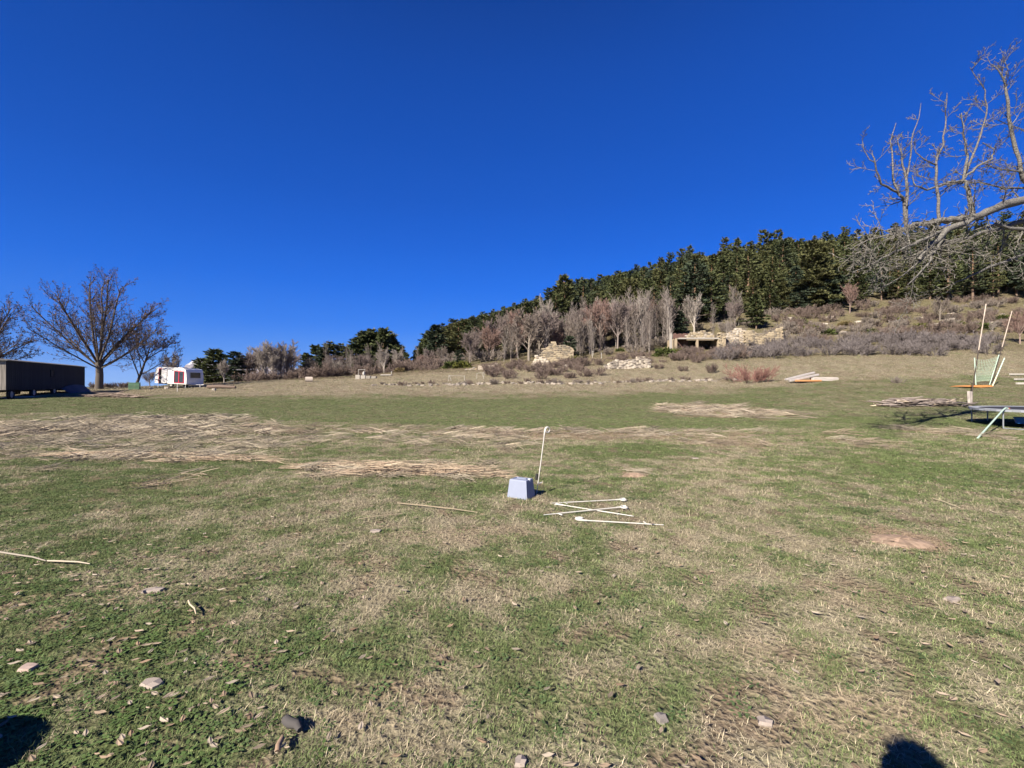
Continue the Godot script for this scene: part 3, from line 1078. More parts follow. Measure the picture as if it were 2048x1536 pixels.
func make_bare_trees() -> void:
	# the two ash trees and the leaning one by the wagon
	place_tree("ash_tree", "large bare ash tree with a round crown beside the dark wagon", gp(198, 47), 0.4, Vector3.ONE, ash_tree(12.0, 6.7))
	place_tree("ash_tree", "bare tree cut off by the left edge behind the wagon", gp(-62, 44), 2.0, Vector3.ONE, ash_tree(10.0, 5.2))
	var P3: Dictionary = ASH.duplicate()
	P3.n = [9, 9, 6, 4, 0]
	P3.len = [1.25, 0.42, 0.45, 0.45, 0.4]
	P3.start = [0.3, 0.2, 0.2, 0.2, 0.2]
	var small := bare_tree(P3, 4.6, 0.16, Vector3(0.42, 0, 0.0), bark, needles)
	place_tree("leaning_tree", "thin bare tree leaning right between ash and caravan", gp(268, 50), 0.0, Vector3.ONE, small)
	# round bare trees and pale stemmed trees: prototypes
	var brown := bare_tree(ROUND, 4.0, 0.14, Vector3.ZERO, grey_wood)
	var brown2 := bare_tree(tinted(ROUND, Color(0.19, 0.16, 0.15), Color(0.165, 0.13, 0.125)), 4.0, 0.13, Vector3(0.06, 0, 0), grey_wood)
	var pale := bare_tree(tinted(ROUND, Color(0.34, 0.31, 0.28), Color(0.22, 0.19, 0.17)), 4.0, 0.16, Vector3(-0.03, 0, 0), grey_wood)
	var red := bare_tree(tinted(ROUND, Color(0.22, 0.17, 0.15), Color(0.22, 0.135, 0.115)), 4.0, 0.13, Vector3(0.03, 0, 0), grey_wood)
	# px, base depth, top row, width factor, mesh, label
	var list := [
		[345, 58, 700, 0.9, brown, "small bare tree just behind the caravan roof"], [300, 56, 738, 1.3, brown2, "dense brown shrub tree touching the left end of the caravan"], [448, 74, 716, 0.9, pale, "pale branched bare tree between the two dark pines"],
		[520, 82, 696, 1.0, brown, "bare tree in front of the snowy mountain gap"], [545, 80, 704, 1.2, brown2, "low bare tree right of the snowy gap"], [585, 82, 698, 1.3, brown2, "broad dark bare tree in the middle of the hedge row"], [620, 80, 712, 1.2, brown, "bare tree left below the dark conifer clump"], [655, 78, 715, 1.2, brown2, "bare tree in front of the left dark conifers"], [690, 72, 728, 1.4, brown, "round grey bush tree left of the stone trough"], [722, 74, 704, 1.5, brown2, "domed grey bare tree behind the stone trough"], [768, 72, 692, 0.9, pale, "pale trunked bare tree against the dark conifer clump"],
		[842, 76, 706, 1.2, red, "orange tinged bare tree beside small conifers"], [885, 80, 690, 1.1, brown, "grey bare tree at the wood foot above the juniper"], [940, 76, 655, 1.1, brown2, "left of the two domed bare trees above the low pale wall"], [978, 78, 645, 1.2, red, "right of the two domed bare trees above the low pale wall"], [1058, 74, 612, 1.35, brown, "largest round bare tree left of the tan ruin"], [1090, 82, 585, 0.5, pale, "dead pale trunk rising above the round bare tree"],
		[1160, 82, 606, 0.8, brown2, "bare tree between tan ruin and the saplings"], [1205, 84, 588, 0.9, red, "reddish topped bare tree among the pale saplings"], [1388, 84, 582, 0.85, pale, "bare tree with pale stems above the dark opening"], [1470, 88, 596, 1.0, brown2, "bare tree on the bank left of the lone cedar"], [1700, 92, 560, 0.8, red, "brownish bare tree at the wood edge right of the cedar"], [1880, 84, 590, 1.1, brown, "spreading bare tree behind the tall canes"], [1985, 74, 640, 0.9, pale, "forked pale bare tree between the two canes"], [2040, 66, 615, 1.0, red, "rust coloured tree at the right edge below the branches"],
	]
	for s in list:
		var at := gp(s[0], s[1], -0.1)
		var h: float = EYE + (HZ - s[2]) / F * s[1] - at.y
		var sc := h / 6.6
		var w: float = sc * s[3]
		place_tree("bare_tree", s[5], at, fr(0, TAU), Vector3(w, sc, w), s[4])
	var crowns := [brown, brown2, pale, red]
	for k in 34:   # broad crowns that close the thicket
		var px := fr(1125, 1345) if k < 22 else fr(905, 1120)
		var d := fr(76, 91)
		var sc := fr(0.95, 1.5)
		var kk: int = [0, 1, 1, 0, 2, 1, 0, 3][k % 8]
		place_tree("thicket_tree", ["grey brown", "dark", "pale", "rusty"][kk] + " broad crowned bare tree " + beside(px), gp(px, d, -0.1), fr(0, TAU), Vector3(sc * fr(0.75, 1.1), sc, sc), crowns[kk], "broad bare trees of the thicket")
	for k in 22:   # and the hedge row on the left
		var px := fr(490, 860)
		var sc := fr(0.75, 1.15) if px < 630.0 else fr(0.4, 0.7)
		var kk: int = [1, 0, 1, 2][k % 4]
		place_tree("hedge_tree", ["grey brown", "dark", "pale"][kk] + " bare tree of the left hedge " + beside(px), gp(px, fr(74, 86), -0.1), fr(0, TAU), Vector3(sc * 1.1, sc, sc * 1.1), crowns[kk], "bare trees of the left hedge row")
	# thin straight saplings in front of the wood
	var saps := []
	for k in 4:
		saps.append(bare_tree(tinted(SAPLING, Color(0.34, 0.31, 0.285).lerp(Color(0.18, 0.155, 0.14), k / 3.0), Color(0.18, 0.15, 0.135).lerp(Color(0.13, 0.11, 0.10), k / 3.0)), 8.0, 0.075, Vector3(fr(-.05, .05), 0, 0), grey_wood))
	for k in 78:
		var px := fr(1130, 1345)
		if k > 58:
			px = fr(1000, 1140)
		if k > 70:
			px = fr(1370, 1480)
		var d := fr(72, 91)
		var at := gp(px, d, -0.1)
		var sc := fr(0.75, 1.15)
		var kk := rng.randi() % 4
		if d < 77.0:
			sc *= 0.65
		place_tree("sapling", ["pale", "greyish", "brownish", "dark"][kk] + " thin bare sapling " + beside(px), at, fr(0, TAU), Vector3(sc * 1.1, sc, sc * 1.1), saps[kk], "bare saplings before the wood")
	for k in 14:
		var px := fr(500, 900)
		var d := fr(72, 84)
		var sc := fr(0.4, 0.75)
		place_tree("sapling", "thin bare sapling in the hedge row on the left", gp(px, d, -0.1), fr(0, TAU), Vector3.ONE * sc, saps[rng.randi() % 4], "bare saplings in the hedge row")

func make_shrubs() -> void:
	var purple := []
	var brown := []
	var rusty := []
	var grey := []
	for k in 3:
		purple.append(bush_mesh(16, 2.0, 2.4, tinted(BRUSH, Color(0.185, 0.165, 0.155), Color(0.165, 0.145, 0.148)), grey_wood))
		brown.append(bush_mesh(15, 1.6, 2.0, tinted(BRUSH, Color(0.17, 0.135, 0.115), Color(0.17, 0.13, 0.115)), grey_wood))
		grey.append(bush_mesh(14, 1.5, 1.8, tinted(BRUSH, Color(0.23, 0.20, 0.175), Color(0.21, 0.18, 0.16)), grey_wood))
	var thin_red := tinted(BRUSH, Color(0.24, 0.195, 0.17), Color(0.235, 0.115, 0.10))
	thin_red.thin = 0.008
	thin_red.r0 = 0.016
	thin_red.n = [10, 6, 0]
	rusty.append(bush_mesh(26, 1.8, 3.2, thin_red, grey_wood))
	var one := func(called: String, label: String, px: float, d: float, sc: float, me: Mesh, group: String) -> void:
		if px > 1200.0 and px < 1312.0 and d < 57.5 and d > 50.0:
			return   # the grass before the dry stone wall is clear
		var o := thing(called, label + (" " + beside(px) if group and px > 320.0 else ""), "bush", gp(px, d, -0.05), fr(0, TAU), group)
		o.scale = Vector3(sc * fr(0.9, 1.3), sc * fr(0.85, 1.15), sc * fr(0.9, 1.3))
		part("branches", me, o)
	for k in 76:
		var px := fr(1440, 1980)
		var d := fr(60.0, 73.0) - clampf((px - 1700.0) / 300.0, 0.0, 1.0) * 5.0
		one.call("purple_bush", "purple grey leafless bush of the long hedge", px, d, fr(0.8, 1.25), purple[k % 3], "purple grey hedge bushes")
	for k in 170:
		one.call("brown_bush", "brown leafless bush on the open slope", fr(1540, 2100), fr(72, 98), fr(0.5, 1.6), brown[k % 3] if k % 3 else grey[k % 2], "brown bushes on the slope")
	for k in 70:
		one.call("bramble_bush", "low brown bramble on the bank", fr(950, 1440) if k > 30 else fr(980, 1210), fr(50, 68), fr(0.45, 1.0), brown[k % 3], "brambles below the ruins")
	for k in 26:
		one.call("bramble_bush", "low brown bramble before the ruins", fr(1345, 1500), fr(60, 69), fr(0.7, 1.15), brown[k % 3], "brambles before the ruins")
	for k in 60:
		one.call("grey_bush", "grey leafless bush in the thicket", fr(900, 1600), fr(72, 92), fr(0.9, 1.8), grey[k % 3], "grey bushes behind the ruins")
	for k in 44:
		one.call("hedge_bush", "dark leafless bush of the left hedge row", fr(480, 920), fr(68, 84), fr(0.8, 1.7), brown[k % 3], "hedge row bushes on the left")
	var o := thing("red_bush", "red twigged bush alone in the field beside the stone row", "bush", gp(1500, 44, -0.05), 0.4)
	o.scale = Vector3(1.4, 1.3, 1.4)
	part("branches", rusty[0], o)
	one.call("grey_bush", "small grey bare bush alone in the right field", 1795, 37, 0.55, grey[0], "")
	one.call("grey_bush", "dry bush at the left foot of the stone row", 985, 46, 0.6, grey[1], "")
	for k in 9:
		one.call("field_edge_bush", ["tiny", "low", "taller"][k % 3] + " dark bush between ash and caravan", fr(178, 300), fr(54, 60), fr(0.4, 0.75), brown[k % 3], "low bushes on the left field edge")
	for k in 46:
		one.call("row_bush", "tiny dry bush in the stone row", fr(760, 1480), 46.8 + fr(-0.7, 0.9), fr(0.2, 0.42), grey[k % 3] if k % 2 else brown[k % 3], "tiny bushes in the stone row")
	# evergreen scrub
	var leaves := mat(Color.WHITE, 0.8, true, 0.2)
	var scrub := []
	for k in 3:
		var mb := MB.new()
		for q in 420:
			var dv := rv().normalized()
			dv.y = absf(dv.y)
			var p := dv * fr(0.45, 0.8) * Vector3(1.1, 0.8, 1.1)
			var sd := rv().normalized() * fr(0.05, 0.12)
			mb.tri(p - sd, p + (dv + rv() * 0.6).normalized() * fr(0.2, 0.36), p + sd, [Color(0.10, 0.105, 0.03), Color(0.06, 0.075, 0.025), Color(0.15, 0.12, 0.06)][k] * fr(0.6, 1.3))
		scrub.append(mb.mesh(leaves))
	var where := [[1690, 84], [1740, 78], [1622, 82], [1655, 79], [1840, 80], [1838, 75], [1780, 86], [1600, 88], [1920, 82], [2005, 84], [1400, 64], [1330, 66], [1360, 66], [905, 70], [925, 69], [800, 68], [1150, 68], [1240, 76], [1560, 80], [1965, 78]]
	for k in where.size():
		var d: float = where[k][1]
		var b := thing("evergreen_shrub", "low olive green shrub " + beside(where[k][0]), "shrub", gp(where[k][0], d, -0.1), fr(0, TAU), "olive green shrubs on the slope")
		b.scale = Vector3.ONE * fr(0.8, 1.9)
		part("foliage", scrub[k % 2 if k % 5 else 2], b)

# ---------------------------------------------------------------- masonry
var tan_stone := []
var pale_stone := []
var field_stone := []
var mortar: StandardMaterial3D
var concrete: StandardMaterial3D

func make_stone_kinds() -> void:
	var tones := [Color(0.38, 0.315, 0.215), Color(0.31, 0.26, 0.19), Color(0.44, 0.37, 0.26), Color(0.23, 0.20, 0.155)]
	for k in 4:
		tan_stone.append(stone_mesh(grained(mat(tones[k], 0.95), 0.75, 1.1, 0.05 + k * 0.001, Vector3.ONE * 0.7, 128), 0.2))
	var pales := [Color(0.42, 0.37, 0.31), Color(0.34, 0.30, 0.26), Color(0.50, 0.45, 0.385), Color(0.27, 0.24, 0.21)]
	for k in 4:
		var m := grained(mat(pales[k], 0.95), 0.6, 1.12, 0.04 + k * 0.001, Vector3.ONE * 0.9, 128)
		pale_stone.append(stone_mesh(m, 0.22))
		field_stone.append(stone_mesh(m, 0.32, 0.8))
	mortar = grained(mat(Color(0.38, 0.31, 0.22), 1.0), 0.6, 1.1, 0.06, Vector3.ONE * 0.6, 256)
	concrete = grained(mat(Color(0.36, 0.335, 0.30), 0.95), 0.7, 1.1, 0.05, Vector3.ONE * 0.5, 256)

# a wall of coursed blocks from a to b (feet), tops given as [share along, height] pairs
func block_wall(parent: Node3D, a: Vector3, b: Vector3, tops: Array, bw: float, bh: float, thick: float, kinds: Array, jitter: float) -> void:
	var along := b - a
	var flat := Vector3(along.x, 0, along.z)
	var ln := flat.length()
	var turn := atan2(-flat.z, flat.x)
	var bs := Basis(Vector3.UP, turn)
	var topat := func(t: float) -> float:
		var k := 0
		while k < tops.size() - 2 and t > tops[k + 1][0]:
			k += 1
		return lerpf(tops[k][1], tops[k + 1][1], clampf((t - tops[k][0]) / maxf(tops[k + 1][0] - tops[k][0], 0.001), 0.0, 1.0))
	# the core behind the face, a little back and lower
	var pts := PackedVector2Array()
	pts.append(Vector2(0.04, -0.5))
	var ks := 14
	for k in ks + 1:
		var t := float(k) / ks
		pts.append(Vector2(clampf(t * ln, 0.04, ln - 0.04), maxf(topat.call(t) - bh * 0.6, 0.05) + a.lerp(b, t).y - a.y))
	pts.append(Vector2(ln - 0.04, -0.5))
	var core := MB.new()
	core.prism(pts, -thick * 0.5 + 0.05, thick * 0.5 - 0.05)
	part("core", core.mesh(mortar), parent, Transform3D(bs, a - parent.position))
	var y := -0.15
	var row := 0
	while y < 4.0:
		var x := -bw * 0.5 * (row % 2) + fr(-0.06, 0.06)
		while x < ln:
			var w := bw * fr(0.75, 1.3)
			var c := clampf(x + w * 0.5, 0.02, ln)
			var t := c / ln
			if y + bh * 0.7 < topat.call(t) + fr(-0.5, 0.35) * bh and c < ln - w * 0.2:
				var p := Vector3(c, y + bh * 0.5 + (b.y - a.y) * t, fr(-0.02, 0.03))
				var s := Basis(bs * Basis(Vector3(0, 0, 1), fr(-0.04, 0.04) * jitter)).scaled_local(Vector3(w * 1.04, bh * fr(0.94, 1.08), thick * fr(1.0, 1.12)))
				part("block", kinds[rng.randi() % kinds.size()], parent, Transform3D(s, a - parent.position + bs * p))
			x += w
		y += bh
		row += 1

func make_ruins() -> void:
	make_stone_kinds()
	var D := 70.0
	# the block wall on the right
	var base := func(px: float, d: float) -> Vector3:
		return gp(px, d, -0.1)
	var o := thing("ruined_block_wall", "tan block wall with a broken top at the right end of the ruins", "wall", base.call(1490, D))
	block_wall(o, base.call(1490, D), base.call(1563, D + 0.6), [[0.0, 3.15], [0.2, 3.2], [0.34, 2.6], [0.55, 2.45], [0.75, 2.7], [0.88, 3.2], [1.0, 3.3]], 0.55, 0.27, 0.5, tan_stone, 0.4)
	block_wall(o, base.call(1563, D + 0.6), base.call(1563, D + 4.5), [[0.0, 3.25], [0.5, 3.0], [1.0, 2.2]], 0.55, 0.27, 0.5, tan_stone, 0.4)
	o = thing("rubble_wall", "pale rubble wall joining the tan pillar to the block wall", "wall", base.call(1450, D + 1.2))
	block_wall(o, base.call(1450, D + 1.2), base.call(1491, D + 0.8), [[0.0, 2.6], [0.3, 3.3], [0.6, 3.6], [0.8, 3.4], [1.0, 3.0]], 0.5, 0.36, 0.6, pale_stone, 2.0)
	o = thing("stone_pillar", "square tan stone pillar right of the dark opening", "pillar", base.call(1438, D))
	block_wall(o, base.call(1438, D), base.call(1450, D), [[0.0, 3.0], [1.0, 2.9]], 0.42, 0.26, 0.85, tan_stone, 0.3)
	# the roofed bays with their dark openings
	o = thing("ruined_shed", "low ruined stone shed with two dark openings under a concrete lintel", "ruin", base.call(1345, D))
	var p0: Vector3 = base.call(1358, D)
	var p1: Vector3 = base.call(1438, D)
	var foot := minf(p0.y, p1.y)
	var top_row := 677.0
	var ly := wp(1400, top_row, D).y
	var mb := MB.new()
	var W := p1.x - p0.x
	mb.box(Transform3D(Basis.IDENTITY, Vector3(W * 0.5, 0, 0)), Vector3(W, 0.24, 0.5), Color.WHITE, 0.02)
	part("lintel", mb.mesh(concrete), o, Transform3D(Basis.IDENTITY, Vector3(p0.x, ly, p0.z) - o.position))
	# roof slab, back wall, side walls and jambs close the bays
	mb = MB.new()
	mb.box(Transform3D(Basis.IDENTITY, Vector3(W * 0.5, 0.06, -2.27)), Vector3(W, 0.12, 4.0), Color.WHITE, 0.02)
	part("roof_slab", mb.mesh(concrete), o, Transform3D(Basis.IDENTITY, Vector3(p0.x, ly, p0.z) - o.position))
	var hh := ly - foot
	for q in [[-0.1, 0.0, 0.35], [0.45, -0.0, 0.3], [1.0, 0.0, 0.3]]:
		mb = MB.new()
		mb.box(Transform3D.IDENTITY, Vector3(q[2], hh + 0.6, 0.45), Color.WHITE, 0.02)
		part("jamb", mb.mesh(mortar), o, Transform3D(Basis.IDENTITY, Vector3(p0.x + W * q[0] * 0.97 + 0.1, foot + hh * 0.5 - 0.42, p0.z - 0.02) - o.position))
	mb = MB.new()
	mb.box(Transform3D.IDENTITY, Vector3(W + 0.4, hh + 1.6, 0.3))
	part("back_wall", mb.mesh(mortar), o, Transform3D(Basis.IDENTITY, Vector3(p0.x + W * 0.5, foot + hh * 0.5 - 0.7, p0.z - 4.1) - o.position))
	for s in [-0.05, 1.02]:
		mb = MB.new()
		mb.box(Transform3D.IDENTITY, Vector3(0.3, hh + 1.6, 3.6))
		part("side_wall", mb.mesh(mortar), o, Transform3D(Basis.IDENTITY, Vector3(p0.x + W * s, foot + hh * 0.5 - 0.75, p0.z - 2.1) - o.position))
	# rubble left standing on the lintel
	var n0 := Vector3(wp(1372, 0, D).x, ly + 0.22, -D)
	var n1 := Vector3(wp(1428, 0, D).x, ly + 0.22, -D)
	block_wall(o, n0, n1, [[0.0, 0.3], [0.2, 0.75], [0.4, 1.0], [0.6, 1.05], [0.8, 0.8], [1.0, 0.5]], 0.42, 0.24, 0.42, tan_stone + [pale_stone[0]], 1.0)
	# the concrete post and the rusty sheet at the left end
	o = thing("concrete_post", "tall grey concrete post at the left end of the ruins", "post", base.call(1341.5, D - 0.3))
	mb = MB.new()
	mb.box(Transform3D(Basis.IDENTITY, Vector3(0, 1.4, 0)), Vector3(0.36, 3.5, 0.36), Color.WHITE, 0.03)
	part("shaft", mb.mesh(concrete), o)
	mb = MB.new()
	mb.box(Transform3D(Basis.IDENTITY, Vector3(0, 3.19, 0)), Vector3(0.44, 0.09, 0.44), Color.WHITE, 0.02)
	part("cap", mb.mesh(concrete), o)
	o = thing("rusty_wall_panel", "rust brown boarded panel beside the concrete post", "panel", base.call(1346, D + 1.6))
	var rust := grained(mat(Color(0.17, 0.10, 0.085), 0.9), 0.5, 1.3, 0.03, Vector3(2, 0.3, 2), 256)
	for k in 9:
		mb = MB.new()
		mb.box(Transform3D(Basis(Vector3(0, 0, 1), fr(-0.01, 0.01)), Vector3(k * 0.27 + 0.13, 1.3 + fr(-0.1, 0.1), fr(-0.01, 0.01))), Vector3(0.255, 3.2, 0.04), Color.WHITE * fr(0.75, 1.0), 0.008)
		part("board", mb.mesh(rust), o)
	# white drum by the opening
	o = thing("white_drum", "dented white drum lying before the dark opening", "drum", gp(1367, 66.5, 0.28), 0.5)
	mb = MB.new()
	mb.tube([Vector3(-0.5, 0, 0), Vector3(-0.46, 0, 0), Vector3(0.0, 0, 0), Vector3(0.46, 0, 0), Vector3(0.5, 0, 0)], [0.3, 0.33, 0.32, 0.33, 0.3], 14, Color.WHITE, true)
	part("barrel", mb.mesh(mat(Color(0.66, 0.66, 0.64), 0.5, false)), o)
	mb = MB.new()
	mb.ring(Transform3D(Basis(Vector3(0, 0, 1), PI / 2), Vector3(0.16, 0, 0)), 0.325, 0.02, 14, 5)
	part("hoop", mb.mesh(mat(Color(0.5, 0.5, 0.5), 0.5, false)), o)
	# the tan gable on the left with its tumbled foot
	o = thing("ruined_gable", "tan ruined gable wall with a broken peak among bare trees", "ruin", base.call(1082, 68))
	block_wall(o, base.call(1082, 68), base.call(1147, 68.6), [[0.0, 1.9], [0.1, 2.6], [0.3, 3.2], [0.42, 3.55], [0.5, 2.9], [0.6, 2.75], [0.8, 2.9], [0.92, 2.6], [1.0, 2.3]], 0.62, 0.30, 0.5, tan_stone, 0.5)
	o = thing("gable_wing", "lower rubble wing left of the tan gable half hidden by branches", "ruin", base.call(1066, 67))
	block_wall(o, base.call(1066, 67), base.call(1100, 66), [[0.0, 0.8], [0.2, 1.7], [0.5, 1.5], [0.7, 1.2], [1.0, 0.7]], 0.5, 0.3, 0.5, pale_stone, 1.5)
	# low pale wall further left
	o = thing("low_pale_wall", "low pale rendered wall with a stub pillar above the field", "wall", base.call(956, 63))
	var plaster := grained(mat(Color(0.42, 0.36, 0.30), 0.95), 0.5, 1.1, 0.04, Vector3.ONE * 0.5, 256)
	var a0: Vector3 = base.call(956, 63)
	var a1: Vector3 = base.call(996, 63.4)
	mb = MB.new()
	var L := a1.x - a0.x
	mb.prism(PackedVector2Array([Vector2(0, -0.4), Vector2(0, 0.72), Vector2(L * 0.2, 0.7), Vector2(L * 0.35, 0.76), Vector2(L * 0.6, 0.74), Vector2(L * 0.85, 0.82), Vector2(L, 0.78), Vector2(L, -0.2)]), -0.2, 0.2)
	part("wall_body", mb.mesh(plaster), o)
	mb = MB.new()
	mb.box(Transform3D(Basis.IDENTITY, Vector3(L - 0.2, 0.55, 0)), Vector3(0.42, 1.0, 0.46), Color.WHITE, 0.04)
	part("stub_pillar", mb.mesh(plaster), o)
	o = thing("grey_rubble_wall", "short grey rubble wall left of the low pale wall", "wall", base.call(932, 63.5))
	block_wall(o, base.call(932, 63.5), base.call(954, 63.3), [[0.0, 0.25], [0.4, 0.45], [1.0, 0.5]], 0.45, 0.22, 0.4, pale_stone, 1.8)

func row_place(px: float) -> String:
	var at := [800, 860, 895, 930, 970, 1030, 1080, 1130, 1180, 1215, 1300, 1345, 1400, 1450]
	var say := ["right of the concrete trough", "below the pale slab", "left of the white hurdles", "below the left white hurdle", "below the right white hurdle", "below the low pale wall", "left below the tan gable", "below the tan gable", "right below the tan gable", "below the pale stake pair", "below the dry stone wall", "left below the concrete post", "below the left dark opening", "below the right dark opening", "left of the red bush"]
	for k in at.size():
		if px < at[k]:
			return say[k]
	return say[say.size() - 1]

func make_stone_rows() -> void:
	# dry stone wall on the bank
	var o := thing("dry_stone_wall", "pale dry stone wall standing on the grassy bank", "wall", gp(1212, 57))
	var n := 16
	for k in n:
		var t := float(k) / n
		var hgh := 0.5 + 0.55 * smoothstep(0.0, 0.35, t) + fr(-0.06, 0.08)
		var y := 0.0
		var p := gp(lerpf(1212, 1302, t), 57.0 - t * 0.8)
		while y < hgh:
			var w := fr(0.38, 0.62)
			var h := fr(0.18, 0.32)
			var b := Basis(Vector3.UP, fr(-0.3, 0.3)).rotated(Vector3(0, 0, 1), fr(-0.15, 0.15)).scaled_local(Vector3(w, h, fr(0.4, 0.6)))
			part("stone", pale_stone[rng.randi() % 4], o, Transform3D(b, p - o.position + Vector3(fr(-0.08, 0.08), y + h * 0.4, fr(-0.05, 0.1))))
			y += h * 0.85
	# the long tumbled row across the field
	for k in 210:
		var px := fr(742, 1485)
		if rng.randf() < 0.25:
			px = [fr(860, 1000), fr(1080, 1150), fr(1300, 1420)][rng.randi() % 3]
		var d := 46.5 + fr(-0.8, 0.8) + sin(px * 0.02) * 0.5
		var s := fr(0.12, 0.42)
		var st := MeshInstance3D.new()
		st.name = numbered("field_stone")
		st.mesh = field_stone[[0, 1, 1, 3, 3][rng.randi() % 5]]
		add_child(st, true)
		st.position = gp(px, d, s * fr(-0.12, 0.1))
		st.basis = Basis(Vector3.UP, fr(0, TAU)).rotated(Vector3.RIGHT, fr(-0.3, 0.3)).scaled_local(Vector3(s * fr(0.9, 1.6), s * 0.8, s))
		tag(st, ("small" if s < 0.22 else ("middling" if s < 0.32 else "large")) + " rough stone in the tumbled row " + row_place(px), "stone", "stones of the long tumbled row")
	# outcrops on the slope
	for k in 46:
		var px := fr(1570, 2040)
		var d := fr(78, 94)
		if k < 12:
			px = fr(1440, 1560); d = fr(74, 80)
		if k > 38:
			px = fr(1100, 1330); d = fr(60, 68)
		var s := fr(0.4, 1.3)
		var st := MeshInstance3D.new()
		st.name = numbered("outcrop")
		st.mesh = field_stone[rng.randi() % 3]
		add_child(st, true)
		st.position = gp(px, d, 0.0)
		st.basis = Basis(Vector3.UP, fr(0, TAU)).scaled_local(Vector3(s * 1.5, s * 0.7, s))
		tag(st, ("small" if s < 0.7 else ("middling" if s < 1.0 else "large")) + " pale rock in the scrub " + beside(px), "rock", "rocks on the scrubby slope")

# ---------------------------------------------------------------- left: wagon, caravan
func wheel(parent: Node3D, at: Vector3, r: float, w: float, axis: Vector3) -> void:
	var bs := Basis(Quaternion(Vector3.UP, axis))
	var tyre := mat(Color(0.025, 0.025, 0.027), 0.85, false)
	var rim := mat(Color(0.35, 0.34, 0.32), 0.5, false)
	var n := Node3D.new()
	n.name = "wheel"
	parent.add_child(n, true)
	n.transform = Transform3D(bs, at)
	var mb := MB.new()
	mb.ring(Transform3D(Basis.IDENTITY.scaled(Vector3(1, w / (r * 0.5), 1)), Vector3.ZERO), r * 0.76, r * 0.25, 22, 8)
	part("tyre", mb.mesh(tyre), n)
	mb = MB.new()
	mb.tube([Vector3(0, -w * 0.3, 0), Vector3(0, w * 0.3, 0)], [r * 0.55, r * 0.55], 16, Color.WHITE, true)
	part("rim", mb.mesh(rim), n)

